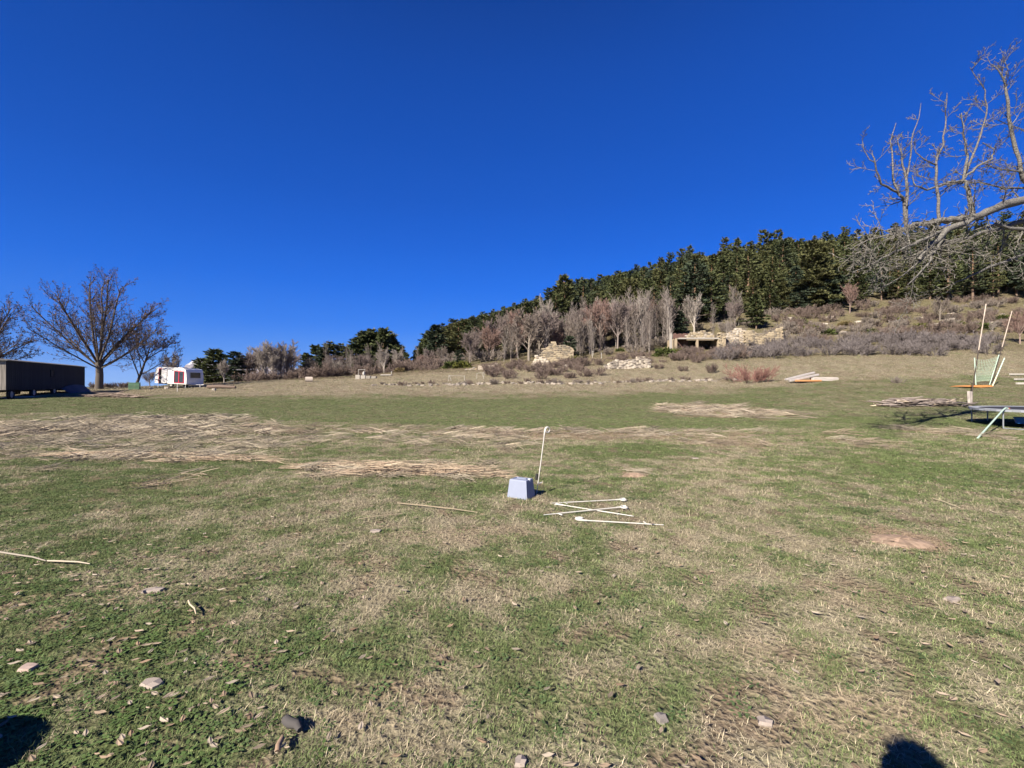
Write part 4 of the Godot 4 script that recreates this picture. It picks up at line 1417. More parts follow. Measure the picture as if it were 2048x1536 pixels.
func make_left_group() -> void:
	# --- long dark wooden wagon
	var c0 := gp(12, 30.0)
	var c1 := gp(170, 42.0)
	var dirv := Vector3(c1.x - c0.x, 0, c1.z - c0.z)
	var L := dirv.length()
	var W := 2.5
	var o := thing("wooden_wagon", "long dark boarded wagon with a sheet roof at the left edge", "wagon", c0)
	# local x along the wagon, local z to the side that is seen
	var bs := Basis(Vector3.UP, atan2(-dirv.z, dirv.x))
	o.basis = bs
	var rise := (c1.y - c0.y)
	var wood := grained(mat(Color(0.048, 0.047, 0.05), 0.9), 0.6, 1.2, 0.02, Vector3(1.5, 0.15, 1.5), 256)
	var y0 := 0.62
	var y1 := 2.52
	var inner := MB.new()
	inner.box(Transform3D(Basis.IDENTITY, Vector3(L * 0.5, (y0 + y1) * 0.5 + 0.1, -W * 0.5)), Vector3(L - 0.08, y1 - y0, W - 0.08))
	part("body", inner.mesh(wood), o)
	var nb := 52
	for k in nb:
		var mb := MB.new()
		var w := L / nb
		mb.box(Transform3D(Basis.IDENTITY, Vector3(0, 0, 0)), Vector3(w - 0.012, y1 - y0 + 0.12 + fr(-0.03, 0.03), 0.03), Color.WHITE * fr(0.8, 1.0), 0.005)
		part("board", mb.mesh(wood), o, Transform3D(Basis.IDENTITY, Vector3((k + 0.5) * w, (y0 + y1) * 0.5 + 0.1, -0.02)))
	var pale := grained(mat(Color(0.42, 0.38, 0.33), 0.9), 0.6, 1.2, 0.02, Vector3(1.5, 0.15, 1.5), 256)
	for k in 12:
		var mb := MB.new()
		mb.box(Transform3D.IDENTITY, Vector3(0.03, y1 - y0 + 0.1 + fr(-0.03, 0.02), W / 12 - 0.012), Color.WHITE * fr(0.7, 1.0), 0.005)
		part("end_board", mb.mesh(pale), o, Transform3D(Basis.IDENTITY, Vector3(0.015, (y0 + y1) * 0.5 + 0.1, -(k + 0.5) * W / 12)))
	var rm := MB.new()
	var prof := PackedVector2Array([Vector2(W + 0.12, 0.0), Vector2(W * 0.75, 0.13), Vector2(W * 0.5, 0.17), Vector2(W * 0.25, 0.13), Vector2(-0.12, 0.0), Vector2(-0.12, -0.05), Vector2(W + 0.12, -0.05)])
	rm.prism(prof, -0.15, L + 0.15)
	part("roof", rm.mesh(grained(mat(Color(0.20, 0.19, 0.18), 0.7), 0.6, 1.2, 0.03, Vector3.ONE * 0.4, 256)), o, Transform3D(Basis(Vector3.UP, PI / 2), Vector3(0, y1 + 0.2, 0)))
	# small window
	var wx := L * 0.50
	var fm := MB.new()
	for q in [[0.0, 0.26, 0.62, 0.06], [0.0, -0.26, 0.62, 0.06], [-0.28, 0.0, 0.06, 0.46], [0.28, 0.0, 0.06, 0.46]]:
		fm.box(Transform3D(Basis.IDENTITY, Vector3(q[0], q[1], 0)), Vector3(q[2], q[3], 0.04), Color.WHITE * 0.6)
	var win := part("window", fm.mesh(wood), o, Transform3D(Basis.IDENTITY, Vector3(wx, 1.95, 0.016)))
	var gm := MB.new()
	gm.box(Transform3D.IDENTITY, Vector3(0.5, 0.46, 0.012))
	part("pane", gm.mesh(mat(Color(0.02, 0.022, 0.025), 0.6, false, 0.3)), win, Transform3D(Basis.IDENTITY, Vector3(0, 0, -0.008)))
	# chassis, wheels, props
	var ch := MB.new()
	for s in [-0.45, -W + 0.45]:
		ch.box(Transform3D(Basis.IDENTITY, Vector3(L * 0.5, y0 - 0.02, s)), Vector3(L - 0.3, 0.16, 0.12))
	part("chassis", ch.mesh(mat(Color(0.04, 0.038, 0.036), 0.8, false)), o)
	for wxx in [L * 0.04 + 0.4, L * 0.30, L * 0.55]:
		for s in [-0.15, -W + 0.2]:
			wheel(o, Vector3(wxx, 0.36 + rise * wxx / L - 0.03, s), 0.40, 0.22, Vector3(0, 0, 1))
	# tarpaulin and boards leaning against the far end
	var tp := thing("blue_tarpaulin", "dark blue tarpaulin sheet leaning on the far end of the wagon", "tarpaulin", c0 + bs * Vector3(L * 0.76, rise * 0.76, 0.35))
	tp.basis = bs
	var tm := MB.new()
	var cols := 10
	for k in cols:
		var xa := lerpf(-L * 0.17, L * 0.21, float(k) / cols)
		var xb := lerpf(-L * 0.17, L * 0.21, float(k + 1) / cols)
		var za := 0.08 * sin(k * 1.7)
		var zb := 0.08 * sin((k + 1) * 1.7)
		var ta := 0.75 - 0.35 * pow(absf(k - 6) / 6.0, 2)
		var tb := 0.75 - 0.35 * pow(absf(k - 5) / 6.0, 2)
		tm.quad(Vector3(xa, -0.05, 0.45 + za), Vector3(xa, ta, -0.2 + za * 0.3), Vector3(xb, tb, -0.2 + zb * 0.3), Vector3(xb, -0.05, 0.45 + zb))
		tm.quad(Vector3(xa, -0.05, 0.42 + za), Vector3(xb, -0.05, 0.42 + zb), Vector3(xb, tb, -0.23 + zb * 0.3), Vector3(xa, ta, -0.23 + za * 0.3))
	part("sheet", tm.mesh(mat(Color(0.05, 0.06, 0.09), 0.6, false)), tp)
	# things lying before the wagon
	var pl := mat(Color(0.45, 0.44, 0.42), 0.8)
	for k in 5:
		var b := thing("old_board", "weathered grey board lying on the ground before the wagon", "board", on_ground(8 + k * 14, 797 - k * 0.8) + Vector3(0, 0.03, 0), fr(-0.5, 0.9), "grey boards before the wagon")
		var mb := MB.new()
		mb.box(Transform3D.IDENTITY, Vector3(fr(0.9, 1.8), 0.04, 0.16), Color.WHITE * fr(0.5, 1.0), 0.006)
		part("plank", mb.mesh(pl), b)
	# --- branch heap right of the wagon
	var heap := thing("branch_heap", "heap of grey cut branches between wagon and caravan", "branches", on_ground(225, 795))
	var hb := mat(Color(0.24, 0.19, 0.16), 0.95)
	for k in 60:
		var mb := MB.new()
		var a := fr(-0.5, 0.5)
		var l := fr(0.5, 1.4)
		var p := Vector3(fr(-2.3, 2.3), 0, fr(-0.5, 0.5))
		p.y = fr(0.0, 0.35) * (1.0 - absf(p.x) / 2.6)
		var dv := Vector3(cos(a), fr(-0.12, 0.2), sin(a))
		mb.tube([p - dv * l, p + rv() * 0.06, p + dv * l], [0.02, 0.028, 0.012], 5, Color.WHITE * fr(0.4, 1.1), true)
		part("branch", mb.mesh(hb), heap)
	# --- caravan
	var corner := gp(372, 48.0)
	var cv := thing("caravan", "old white caravan with red window frames tilted on the field edge", "caravan", corner)
	var face := Vector3(-0.98, 0, -0.2)   # along the long side, away from the near corner
	# local x = along the side towards the far end, local z = outwards to the camera
	cv.basis = Basis(-face, Vector3.UP, (-face).cross(Vector3.UP))
	cv.rotate_object_local(Vector3(0, 0, 1), -0.045)
	var CL := 4.15
	var CW := 2.1
	var white := grained(mat(Color(0.78, 0.77, 0.74), 0.45), 0.82, 1.03, 0.02, Vector3.ONE * 0.5, 256)
	var prof2 := PackedVector2Array()
	# side outline, x from 0 (near end) to -CL
	var yb := 0.42
	var yt := 2.12
	for q in [[0.0, yb], [0.02, yb + 0.55], [-0.02, yb + 1.0], [-0.12, yt - 0.2], [-0.22, yt - 0.06], [-0.4, yt], [-CL + 0.35, yt + 0.02], [-CL + 0.14, yt - 0.05], [-CL + 0.04, yt - 0.22], [-CL + 0.0, yb + 0.9], [-CL - 0.06, yb]]:
		prof2.append(Vector2(q[0], q[1]))
	var dx := -CL + 0.78
	var bm := MB.new()
	for k in prof2.size():   # roof, ends and floor of the shell
		var p := prof2[k]
		var q2 := prof2[(k + 1) % prof2.size()]
		bm.quad(Vector3(p.x, p.y, -CW), Vector3(q2.x, q2.y, -CW), Vector3(q2.x, q2.y, 0), Vector3(p.x, p.y, 0))
	var side := prof2.duplicate()   # the near side, cut out where the doorway is
	for q2 in [Vector2(dx - 0.235, yb), Vector2(dx - 0.235, 1.97), Vector2(dx + 0.235, 1.97), Vector2(dx + 0.235, yb)]:
		side.append(q2)
	for w in [[prof2, -CW], [side, 0.0], [side, -0.035]]:
		var ix := Geometry2D.triangulate_polygon(w[0])
		for k in range(0, ix.size(), 3):
			var v0: Vector2 = w[0][ix[k]]
			var v1: Vector2 = w[0][ix[k + 1]]
			var v2: Vector2 = w[0][ix[k + 2]]
			bm.tri(Vector3(v0.x, v0.y, w[1]), Vector3(v1.x, v1.y, w[1]), Vector3(v2.x, v2.y, w[1]))
	part("body", bm.mesh(white), cv)
	# what stands inside: a brown cupboard wall and the floor
	var inn := MB.new()
	inn.box(Transform3D(Basis.IDENTITY, Vector3(dx + 0.1, 1.2, -CW + 0.5)), Vector3(1.1, 1.5, 0.5), Color.WHITE, 0.02)
	part("cupboard", inn.mesh(mat(Color(0.16, 0.10, 0.06), 0.7, false)), cv)
	# roof edge and mid trims, proud of the side
	var trim := mat(Color(0.62, 0.62, 0.62), 0.4, false)
	var tb2 := MB.new()
	for yy in [0.78, 1.22]:
		tb2.box(Transform3D(Basis.IDENTITY, Vector3(-CL * 0.5, yy, 0.008)), Vector3(CL - 0.1, 0.03, 0.014))
	part("trim_strip", tb2.mesh(trim), cv)
	var rf := MB.new()
	rf.box(Transform3D(Basis.IDENTITY, Vector3(-CL * 0.52, yt + 0.035, -CW * 0.5)), Vector3(CL - 0.85, 0.06, CW - 0.12), Color.WHITE, 0.02)
	part("roof", rf.mesh(white), cv)
	var hatch := MB.new()
	hatch.box(Transform3D(Basis.IDENTITY, Vector3(-CL * 0.4, yt + 0.1, -CW * 0.5)), Vector3(0.6, 0.09, 0.6), Color.WHITE, 0.03)
	part("roof_hatch", hatch.mesh(white), cv)
	# the open doorway at the far end: dark slit with red edges
	var steel := mat(Color(0.10, 0.095, 0.09), 0.8, false)
	var redm := mat(Color(0.42, 0.025, 0.06), 0.55, false)
	var fr_red := MB.new()
	fr_red.box(Transform3D(Basis.IDENTITY, Vector3(dx - 0.27, 1.22, 0.02)), Vector3(0.05, 1.56, 0.04))
	fr_red.box(Transform3D(Basis.IDENTITY, Vector3(dx + 0.27, 1.22, 0.02)), Vector3(0.05, 1.56, 0.04))
	fr_red.box(Transform3D(Basis.IDENTITY, Vector3(dx, 2.0, 0.02)), Vector3(0.49, 0.05, 0.04))
	var doorway := part("doorway", fr_red.mesh(redm), cv)
	doorway.set_meta("label", "open doorway with red edges")
	var df := MB.new()
	df.box(Transform3D(Basis(Vector3.UP, 0.5), Vector3(dx + 0.62, 1.22, 0.16)), Vector3(0.5, 1.5, 0.035), Color.WHITE, 0.01)
	var dl := part("door", df.mesh(white), cv)
	dl.set_meta("label", "white door leaf swung open")
	var hd := MB.new()
	hd.box(Transform3D(Basis(Vector3.UP, 0.5), Vector3(dx + 0.5, 1.15, 0.27)), Vector3(0.12, 0.03, 0.03), Color.WHITE, 0.005)
	part("handle", hd.mesh(trim), dl)
	# red framed double window, nearly to the floor
	var fx := -0.95
	var rw := MB.new()
	for q in [[-0.62, 1.17, 0.07, 1.3], [0.0, 1.17, 0.10, 1.3], [0.62, 1.17, 0.07, 1.3]]:
		rw.box(Transform3D(Basis.IDENTITY, Vector3(fx + q[0], q[1], 0.03)), Vector3(q[2], q[3], 0.05), Color.WHITE, 0.006)
	for yy in [0.55, 1.80]:
		rw.box(Transform3D(Basis.IDENTITY, Vector3(fx, yy, 0.031)), Vector3(1.17, 0.06, 0.05), Color.WHITE, 0.006)
	var rwin := part("red_framed_window", rw.mesh(redm), cv)
	var glass := mat(Color(0.035, 0.04, 0.045), 0.12, false, 0.5)
	for s in [-0.31, 0.31]:
		var pg := MB.new()
		pg.box(Transform3D(Basis.IDENTITY, Vector3(fx + s, 1.175, 0.014)), Vector3(0.53, 1.2, 0.02))
		part("pane", pg.mesh(glass), rwin)
	# front window
	var fw := MB.new()
	fw.box(Transform3D(Basis(Vector3(0, 0, 1), 0.05), Vector3(0.016, 1.42, -CW * 0.5)), Vector3(0.03, 0.58, 1.25), Color.WHITE, 0.01)
	var fwin := part("front_window", fw.mesh(glass), cv)
	fwin.set_meta("label", "wide dark front window")
	var ff := MB.new()
	for q in [[0.33, 0.05, 1.4], [-0.33, 0.05, 1.4]]:
		ff.box(Transform3D(Basis(Vector3(0, 0, 1), 0.05), Vector3(0.02 - q[0] * 0.05, 1.42 + q[0], -CW * 0.5)), Vector3(0.04, q[1], q[2]))
	for s in [-0.665, 0.665]:
		ff.box(Transform3D(Basis(Vector3(0, 0, 1), 0.05), Vector3(0.02, 1.42, -CW * 0.5 + s)), Vector3(0.04, 0.61, 0.06))
	part("window_frame", ff.mesh(trim), fwin)
	var fl := MB.new()
	fl.box(Transform3D(Basis.IDENTITY, Vector3(0.02, 0.95, -CW * 0.5)), Vector3(0.03, 0.03, CW - 0.1))
	part("front_trim", fl.mesh(trim), cv)
	# running gear
	for s in [-0.18, -CW + 0.18]:
		wheel(cv, Vector3(-CL * 0.52, 0.31, s), 0.31, 0.17, Vector3(0, 0, 1))
	var un := MB.new()
	un.box(Transform3D(Basis.IDENTITY, Vector3(-CL * 0.5, 0.38, -CW * 0.5)), Vector3(CL - 0.3, 0.1, CW - 0.5))
	part("chassis", un.mesh(steel), cv)
	var db := MB.new()
	db.tube([Vector3(0.0, 0.42, -0.5), Vector3(0.95, 0.40, -CW * 0.5)], [0.04, 0.035], 6, Color.WHITE)
	db.tube([Vector3(0.0, 0.42, -CW + 0.5), Vector3(0.95, 0.40, -CW * 0.5)], [0.04, 0.035], 6, Color.WHITE)
	db.tube([Vector3(0.9, 0.40, -CW * 0.5), Vector3(1.2, 0.44, -CW * 0.5)], [0.05, 0.04], 8, Color.WHITE, true)
	part("drawbar", db.mesh(mat(Color(0.5, 0.5, 0.5), 0.5, false)), cv)
	var lgm := MB.new()
	lgm.tube([Vector3(0.8, 0.45, -CW * 0.5 + 0.1), Vector3(0.8, -0.05, -CW * 0.5 + 0.1)], [0.035, 0.03], 6, Color.WHITE, true)
	part("jockey_leg", lgm.mesh(trim), cv)
	for q in [[-0.25, -0.2], [-CL + 0.3, -0.2]]:
		var sl := MB.new()
		sl.tube([Vector3(q[0], 0.42, q[1]), Vector3(q[0], -0.08, q[1] + 0.1)], [0.025, 0.025], 5, Color.WHITE, true)
		part("steady_leg", sl.mesh(trim), cv)
	# white post standing before the caravan
	var wpz := thing("white_stake", "thin white stake standing in front of the red framed window", "stake", on_ground(354.5, 784))
	var ws := MB.new()
	ws.tube([Vector3(0, -0.1, 0), Vector3(0.01, 0.75, 0)], [0.02, 0.018], 6, Color.WHITE, true)
	part("shaft", ws.mesh(mat(Color(0.75, 0.75, 0.73), 0.6, false)), wpz)
	ws = MB.new()
	ws.ring(Transform3D(Basis(Vector3.RIGHT, PI / 2), Vector3(0.01, 0.78, 0)), 0.035, 0.01, 10, 5)
	part("insulator", ws.mesh(mat(Color(0.75, 0.75, 0.73), 0.6, false)), wpz)
	# concrete blocks and a lid lying near the caravan
	for q in [[302, 779, 0.22], [333, 778, 0.25], [428, 782, 0.3]]:
		var st := MeshInstance3D.new()
		st.name = numbered("white_stone")
		st.mesh = pale_stone[2]
		add_child(st, true)
		st.position = on_ground(q[0], q[1]) + Vector3(0, 0.1, 0)
		st.basis = Basis(Vector3.UP, fr(0, 3)).scaled_local(Vector3(q[2] * 1.6, q[2], q[2]))
		tag(st, "whitish stone block lying at the foot of the caravan", "stone", "stone blocks at the caravan")
	# --- green cart
	var gc := thing("green_crate", "light green slatted crate beside the leaning tree", "crate", gp(269, 45.5), 0.5)
	gc.scale = Vector3.ONE * 0.9
	var gmx := mat(Color(0.15, 0.28, 0.17), 0.6)
	for k in 5:
		for s in [-1.0, 1.0]:
			var mb := MB.new()
			mb.box(Transform3D(Basis.IDENTITY, Vector3(0, 0.14 + k * 0.16, 0.36 * s)), Vector3(0.95, 0.13, 0.025), Color.WHITE * fr(0.75, 1.0), 0.006)
			part("slat", mb.mesh(gmx), gc)
			mb = MB.new()
			mb.box(Transform3D(Basis.IDENTITY, Vector3(0.46 * s, 0.14 + k * 0.16, 0)), Vector3(0.025, 0.13, 0.68), Color.WHITE * fr(0.75, 1.0), 0.006)
			part("slat", mb.mesh(gmx), gc)
	for s in [-1.0, 1.0]:
		for t in [-1.0, 1.0]:
			var mb := MB.new()
			mb.box(Transform3D(Basis.IDENTITY, Vector3(0.43 * s, 0.42, 0.32 * t)), Vector3(0.05, 0.9, 0.05), Color.WHITE * 0.8)
			part("corner_post", mb.mesh(gmx), gc)
	# felled trunk right of the caravan
	var ft := thing("felled_trunk", "dark felled trunk lying right of the caravan", "log", on_ground(440, 778), -0.15)
	var fm2 := MB.new()
	fm2.tube([Vector3(-1.4, 0.2, 0), Vector3(0, 0.24, 0.1), Vector3(1.8, 0.16, 0)], [0.2, 0.19, 0.12], 9, Color(0.13, 0.1, 0.085), true)
	part("log", fm2.mesh(bark), ft)
	for k in 4:
		var mb := MB.new()
		var x := lerpf(-0.9, 1.5, k / 3.0)
		mb.tube([Vector3(x, 0.3, 0), Vector3(x + 0.3, 0.5 + fr(0, 0.3), fr(-0.3, 0.3))], [0.05, 0.02], 5, Color(0.14, 0.11, 0.09))
		part("limb", mb.mesh(bark), ft)

# ---------------------------------------------------------------- right: trampoline, net, canes, planks
func make_right_group() -> void:
	var mint := mat(Color(0.38, 0.50, 0.43), 0.55, false)
	var galv := mat(Color(0.26, 0.29, 0.32), 0.4, false)
	galv.metallic = 0.35
	# --- trampoline
	var R := 2.35
	var c := Vector3(20.15, 0, -16.2)
	c.y = hgt(c.x, 16.2)
	var o := thing("trampoline", "round trampoline with a dark mat and pale tube legs at the right edge", "trampoline", c)
	var H := 0.68
	var mb := MB.new()
	mb.ring(Transform3D(Basis.IDENTITY, Vector3(0, H, 0)), R, 0.026, 64, 8)
	part("rim", mb.mesh(galv), o)
	# the padded collar: a flat ring with a soft upper side
	mb = MB.new()
	var n := 64
	var prof := [[R + 0.03, H - 0.06], [R + 0.035, H + 0.022], [R - 0.02, H + 0.032], [R - 0.14, H + 0.026], [R - 0.27, H + 0.012]]
	for k in n:
		var a := TAU * k / n
		var b := TAU * (k + 1) / n
		for q in prof.size() - 1:
			var w: float = 1.0 + 0.006 * sin(k * 1.9)
			mb.quad(Vector3(cos(a) * prof[q][0] * w, prof[q][1], sin(a) * prof[q][0] * w), Vector3(cos(a) * prof[q + 1][0], prof[q + 1][1], sin(a) * prof[q + 1][0]), Vector3(cos(b) * prof[q + 1][0], prof[q + 1][1], sin(b) * prof[q + 1][0]), Vector3(cos(b) * prof[q][0] * w, prof[q][1], sin(b) * prof[q][0] * w))
	part("edge_pad", mb.mesh(mat(Color(0.27, 0.29, 0.33), 0.7, false)), o)
	mb = MB.new()
	for k in 48:
		var a := TAU * k / 48
		var b := TAU * (k + 1) / 48
		for q in 4:
			var r0 := (R - 0.24) * q / 4.0
			var r1 := (R - 0.24) * (q + 1) / 4.0
			var y0 := H + 0.014 - 0.012 * (1.0 - pow(q / 4.0, 2))
			var y1 := H + 0.014 - 0.012 * (1.0 - pow((q + 1) / 4.0, 2))
			mb.quad(Vector3(cos(a) * r0, y0, sin(a) * r0), Vector3(cos(b) * r0, y0, sin(b) * r0), Vector3(cos(b) * r1, y1, sin(b) * r1), Vector3(cos(a) * r1, y1, sin(a) * r1))
	part("mat", mb.mesh(grained(mat(Color(0.035, 0.036, 0.045), 0.8), 0.7, 1.3, 0.05, Vector3.ONE * 2.0, 128)), o)
	for k in 4:
		var a := PI - 0.30 + TAU * k / 4
		for s in [-0.22, 0.22]:
			mb = MB.new()
			var e := Vector3(cos(a + s) * R, 0, sin(a + s) * R)
			mb.tube([e + Vector3(0, H - 0.01, 0), e + Vector3(0, 0.12, 0), e * 0.995 + Vector3(0, 0.0, 0)], [0.022, 0.022, 0.022], 8, Color.WHITE, true)
			part("leg", mb.mesh(galv), o)
		mb = MB.new()
		var f0 := Vector3(cos(a - 0.22) * R, 0.02, sin(a - 0.22) * R)
		var f1 := Vector3(cos(a + 0.22) * R, 0.02, sin(a + 0.22) * R)
		mb.tube([f0, f1], [0.022, 0.022], 8, Color.WHITE)
		part("foot_tube", mb.mesh(galv), o)
	# pole leaning on its rim
	var p := thing("leaning_tube", "pale green metal tube leaning on the trampoline edge", "tube", on_ground(1955, 877))
	var top := Vector3(17.80, c.y + H + 0.065, -15.96) - p.position
	mb = MB.new()
	mb.tube([Vector3(0, 0.0, 0), top * 0.93, top + Vector3(0.03, 0.01, 0), top + Vector3(0.14, -0.01, 0)], [0.026, 0.026, 0.026, 0.024], 9, Color.WHITE, true)
	part("shaft", mb.mesh(mint), p)
	mb = MB.new()
	mb.tube([top + Vector3(0.12, -0.008, 0), top + Vector3(0.17, -0.012, 0)], [0.029, 0.029], 9, Color.WHITE, true)
	part("end_cap", mb.mesh(mat(Color(0.3, 0.12, 0.1), 0.6, false)), p)
	# blue tub under it
	var t := thing("blue_tub", "bright blue plastic tub under the trampoline", "tub", gp(2046, 16.2), 0.6)
	mb = MB.new()
	mb.tube([Vector3(0, 0.16, 0), Vector3(0, 0.22, 0), Vector3(0, 0.35, 0), Vector3(0, 0.37, 0)], [0.18, 0.20, 0.23, 0.24], 18, Color.WHITE, true)
	part("shell", mb.mesh(mat(Color(0.03, 0.15, 0.42), 0.35, false)), t)
	mb = MB.new()
	mb.ring(Transform3D(Basis.IDENTITY, Vector3(0, 0.375, 0)), 0.24, 0.016, 20, 6)
	part("rim", mb.mesh(mat(Color(0.03, 0.15, 0.42), 0.35, false)), t)
	# --- tall canes
	var cane := func(label: String, b: Vector3, e: Vector3, r: float, dark: float) -> void:
		var q := thing("bamboo_cane", label, "cane", b)
		var s := e - b
		for k in 8:
			var m2 := MB.new()
			var t0 := k / 8.0
			var t1 := (k + 1) / 8.0
			var col := Color(0.06, 0.05, 0.045) if t1 <= dark + 0.06 else Color(0.40, 0.34, 0.29) * fr(0.7, 1.1)
			m2.tube([s * t0, s * lerpf(t0, t1, 0.94), s * lerpf(t0, t1, 0.97), s * t1], [r, r * 0.97, r * 1.25, r], 7, col, true)
			part("segment", m2.mesh(grey_wood), q)
	var cb := on_ground(1942, 796)
	cane.call("tall leaning cane with a dark lower half left of the net", cb, wp(1972, 608, -cb.z + 0.6), 0.03, 0.5)
	var cb2 := on_ground(1984, 768)
	cane.call("second thinner cane leaning right at the back of the net", cb2, wp(2024, 622, -cb2.z + 0.5), 0.032, 0.45)
	# --- green net panel between stakes
	var nd := -cb2.z
	var g := thing("green_net_panel", "sagging green plastic net panel hung between the canes", "net", on_ground(1950, 772))
	var gmat := mat(Color(0.36, 0.50, 0.40), 0.6, false)
	gmat.vertex_color_use_as_albedo = false
	var dn := -g.position.z
	var A := [wp(1949, 718, dn) - g.position, wp(1952, 764, dn) - g.position, wp(1998, 712, dn + 0.4) - g.position, wp(1978, 762, dn + 0.4) - g.position]
	for k in 15:
		mb = MB.new()
		var u := k / 14.0
		var a: Vector3 = A[0].lerp(A[2], u) + Vector3(0, -0.18 * sin(PI * u), 0)
		var b: Vector3 = A[1].lerp(A[3], u) + Vector3(0, 0.05 * sin(PI * u), 0)
		mb.tube([a, a.lerp(b, 0.5) + Vector3(fr(-.01, .01), 0, 0.03), b], [0.010, 0.010, 0.010], 4, Color.WHITE)
		part("strand", mb.mesh(gmat), g)
	for k in 9:
		mb = MB.new()
		var v := k / 8.0
		var pts := []
		var rad := []
		for q in 9:
			var u := q / 8.0
			var a: Vector3 = A[0].lerp(A[2], u) + Vector3(0, -0.18 * sin(PI * u), 0)
			var b: Vector3 = A[1].lerp(A[3], u) + Vector3(0, 0.05 * sin(PI * u), 0)
			pts.append(a.lerp(b, v) + Vector3(0, 0, 0.02 + 0.03 * sin(PI * v)))
			rad.append(0.006)
		mb.tube(pts, rad, 4, Color.WHITE)
		part("strand", mb.mesh(gmat), g)
	for q in [[A[0], A[1], 0.035], [A[2], A[3], 0.03]]:
		mb = MB.new()
		var b: Vector3 = q[1]
		b.y = -0.05
		mb.tube([q[0] + Vector3(0, 0.1, 0), b], [q[2], q[2]], 7, Color.WHITE, true)
		part("stake", mb.mesh(mint), g)
	var ms := thing("mint_stake", "pale mint green stake leaning right beside the net", "stake", on_ground(1985, 772))
	var mt := wp(2009, 716, -ms.position.z + 0.3) - ms.position
	mb = MB.new()
	mb.tube([Vector3.ZERO, mt * 0.35], [0.045, 0.045], 8, Color(1, 1, 1), true)
	part("sleeve", mb.mesh(mat(Color(0.55, 0.52, 0.36), 0.7, false)), ms)
	mb = MB.new()
	mb.tube([mt * 0.33, mt], [0.04, 0.036], 8, Color(1, 1, 1), true)
	part("shaft", mb.mesh(mint), ms)
	# --- orange sheet under the net
	var os := thing("orange_boards", "flat orange brown sheet lying at the foot of the net", "sheet", on_ground(1942, 775) + Vector3(0, 0.05, 0), 0.05)
	var om := grained(mat(Color(0.52, 0.24, 0.085), 0.9), 0.7, 1.1, 0.03, Vector3.ONE, 128)
	mb = MB.new()
	mb.prism(PackedVector2Array([Vector2(-1.2, 0.0), Vector2(-0.6, 0.07), Vector2(0.5, 0.12), Vector2(1.0, 0.1), Vector2(1.1, 0.0), Vector2(0.2, -0.06)]), -0.6, 0.6)
	part("sheet", mb.mesh(om), os)
	# --- grey beams at the right edge
	for k in 3:
		var b := thing("grey_beam", "weathered grey beam lying near the right edge beyond the trampoline", "beam", on_ground(2038 + k * 10, 752 + k * 9) + Vector3(0, 0.1, 0), fr(-0.15, 0.15), "grey beams at the right edge")
		mb = MB.new()
		mb.box(Transform3D.IDENTITY, Vector3(1.8, 0.16, 0.2), Color(0.36, 0.34, 0.31) * fr(0.8, 1.1), 0.015)
		part("timber", mb.mesh(grey_wood), b)
	# --- plank stack in the field
	var wood := grained(mat(Color(1, 1, 1), 0.9), 0.7, 1.1, 0.02, Vector3(0.2, 2, 2), 256)
	var ps := on_ground(1625, 764)
	var planks := [[-1.1, 0.52, -0.1, 3.0, 0.15, 0.22, "long grey plank propped on the orange board stack"], [-0.9, 0.36, 0.15, 2.9, 0.10, 0.20, "second grey plank lying under the propped one"], [1.05, 0.26, 0.0, 2.4, 0.0, -0.01, "pale squared beam lying right in the plank stack"], [0.9, 0.20, 0.35, 2.5, 0.1, 0.0, "thin pale board at the foot of the plank stack"]]
	for q in planks:
		var b := thing("plank", q[6], "plank", ps + Vector3(q[0], q[1], q[2]), q[4])
		b.rotate_object_local(Vector3(0, 0, 1), q[5])
		mb = MB.new()
		mb.box(Transform3D.IDENTITY, Vector3(q[3], 0.30 if q[3] < 2.6 else 0.17, 0.3), Color(0.36, 0.335, 0.33) if q[3] > 2.6 else Color(0.44, 0.40, 0.375), 0.02)
		part("timber", mb.mesh(wood), b)
	var ob := thing("orange_board", "orange brown board at the bottom of the plank stack", "board", ps + Vector3(-0.75, 0.08, 0.45), 0.1)
	mb = MB.new()
	mb.box(Transform3D.IDENTITY, Vector3(2.2, 0.16, 0.7), Color(0.50, 0.25, 0.11), 0.02)
	part("timber", mb.mesh(wood), ob)
	# --- long brushwood pile left of the trampoline
	var bp := thing("brushwood_pile", "long low pile of grey branches and poles left of the trampoline", "branches", on_ground(1835, 812))
	var bw := mat(Color(1, 1, 1), 0.95)
	for k in 95:
		mb = MB.new()
		var a := fr(-0.4, 0.4) - 0.06
		var l := fr(0.4, 1.3)
		var pp := Vector3(fr(-1.9, 2.4), 0, fr(-0.8, 0.6))
		pp.y = fr(0.0, 0.42) * (1.0 - pow(absf(pp.x - 0.3) / 3.0, 2))
		var dv := Vector3(cos(a), fr(-0.12, 0.16), sin(a))
		pp.y += hgt(bp.position.x + pp.x, -(bp.position.z + pp.z)) - bp.position.y
		var r := fr(0.014, 0.05)
		var col := Color(0.32, 0.275, 0.25).lerp(Color(0.10, 0.08, 0.07), rng.randf())
		if k % 9 == 0:
			col = Color(0.56, 0.46, 0.34)
		mb.tube([pp - dv * l, pp - dv * l * 0.3 + rv() * 0.05, pp + dv * l * 0.4 + rv() * 0.05, pp + dv * l], [r, r * 0.95, r * 0.8, r * 0.45], 6, col, true)
		part("branch", mb.mesh(bw), bp)
	var stub := thing("wooden_post", "short split grey post at the right end of the brushwood pile", "post", on_ground(1940, 806), 0.3)
	mb = MB.new()
	mb.box(Transform3D(Basis(Vector3(0, 0, 1), 0.08), Vector3(-0.07, 0.3, 0)), Vector3(0.12, 0.75, 0.12), Color(0.42, 0.38, 0.35), 0.01)
	part("post_half", mb.mesh(bw), stub)
	mb = MB.new()
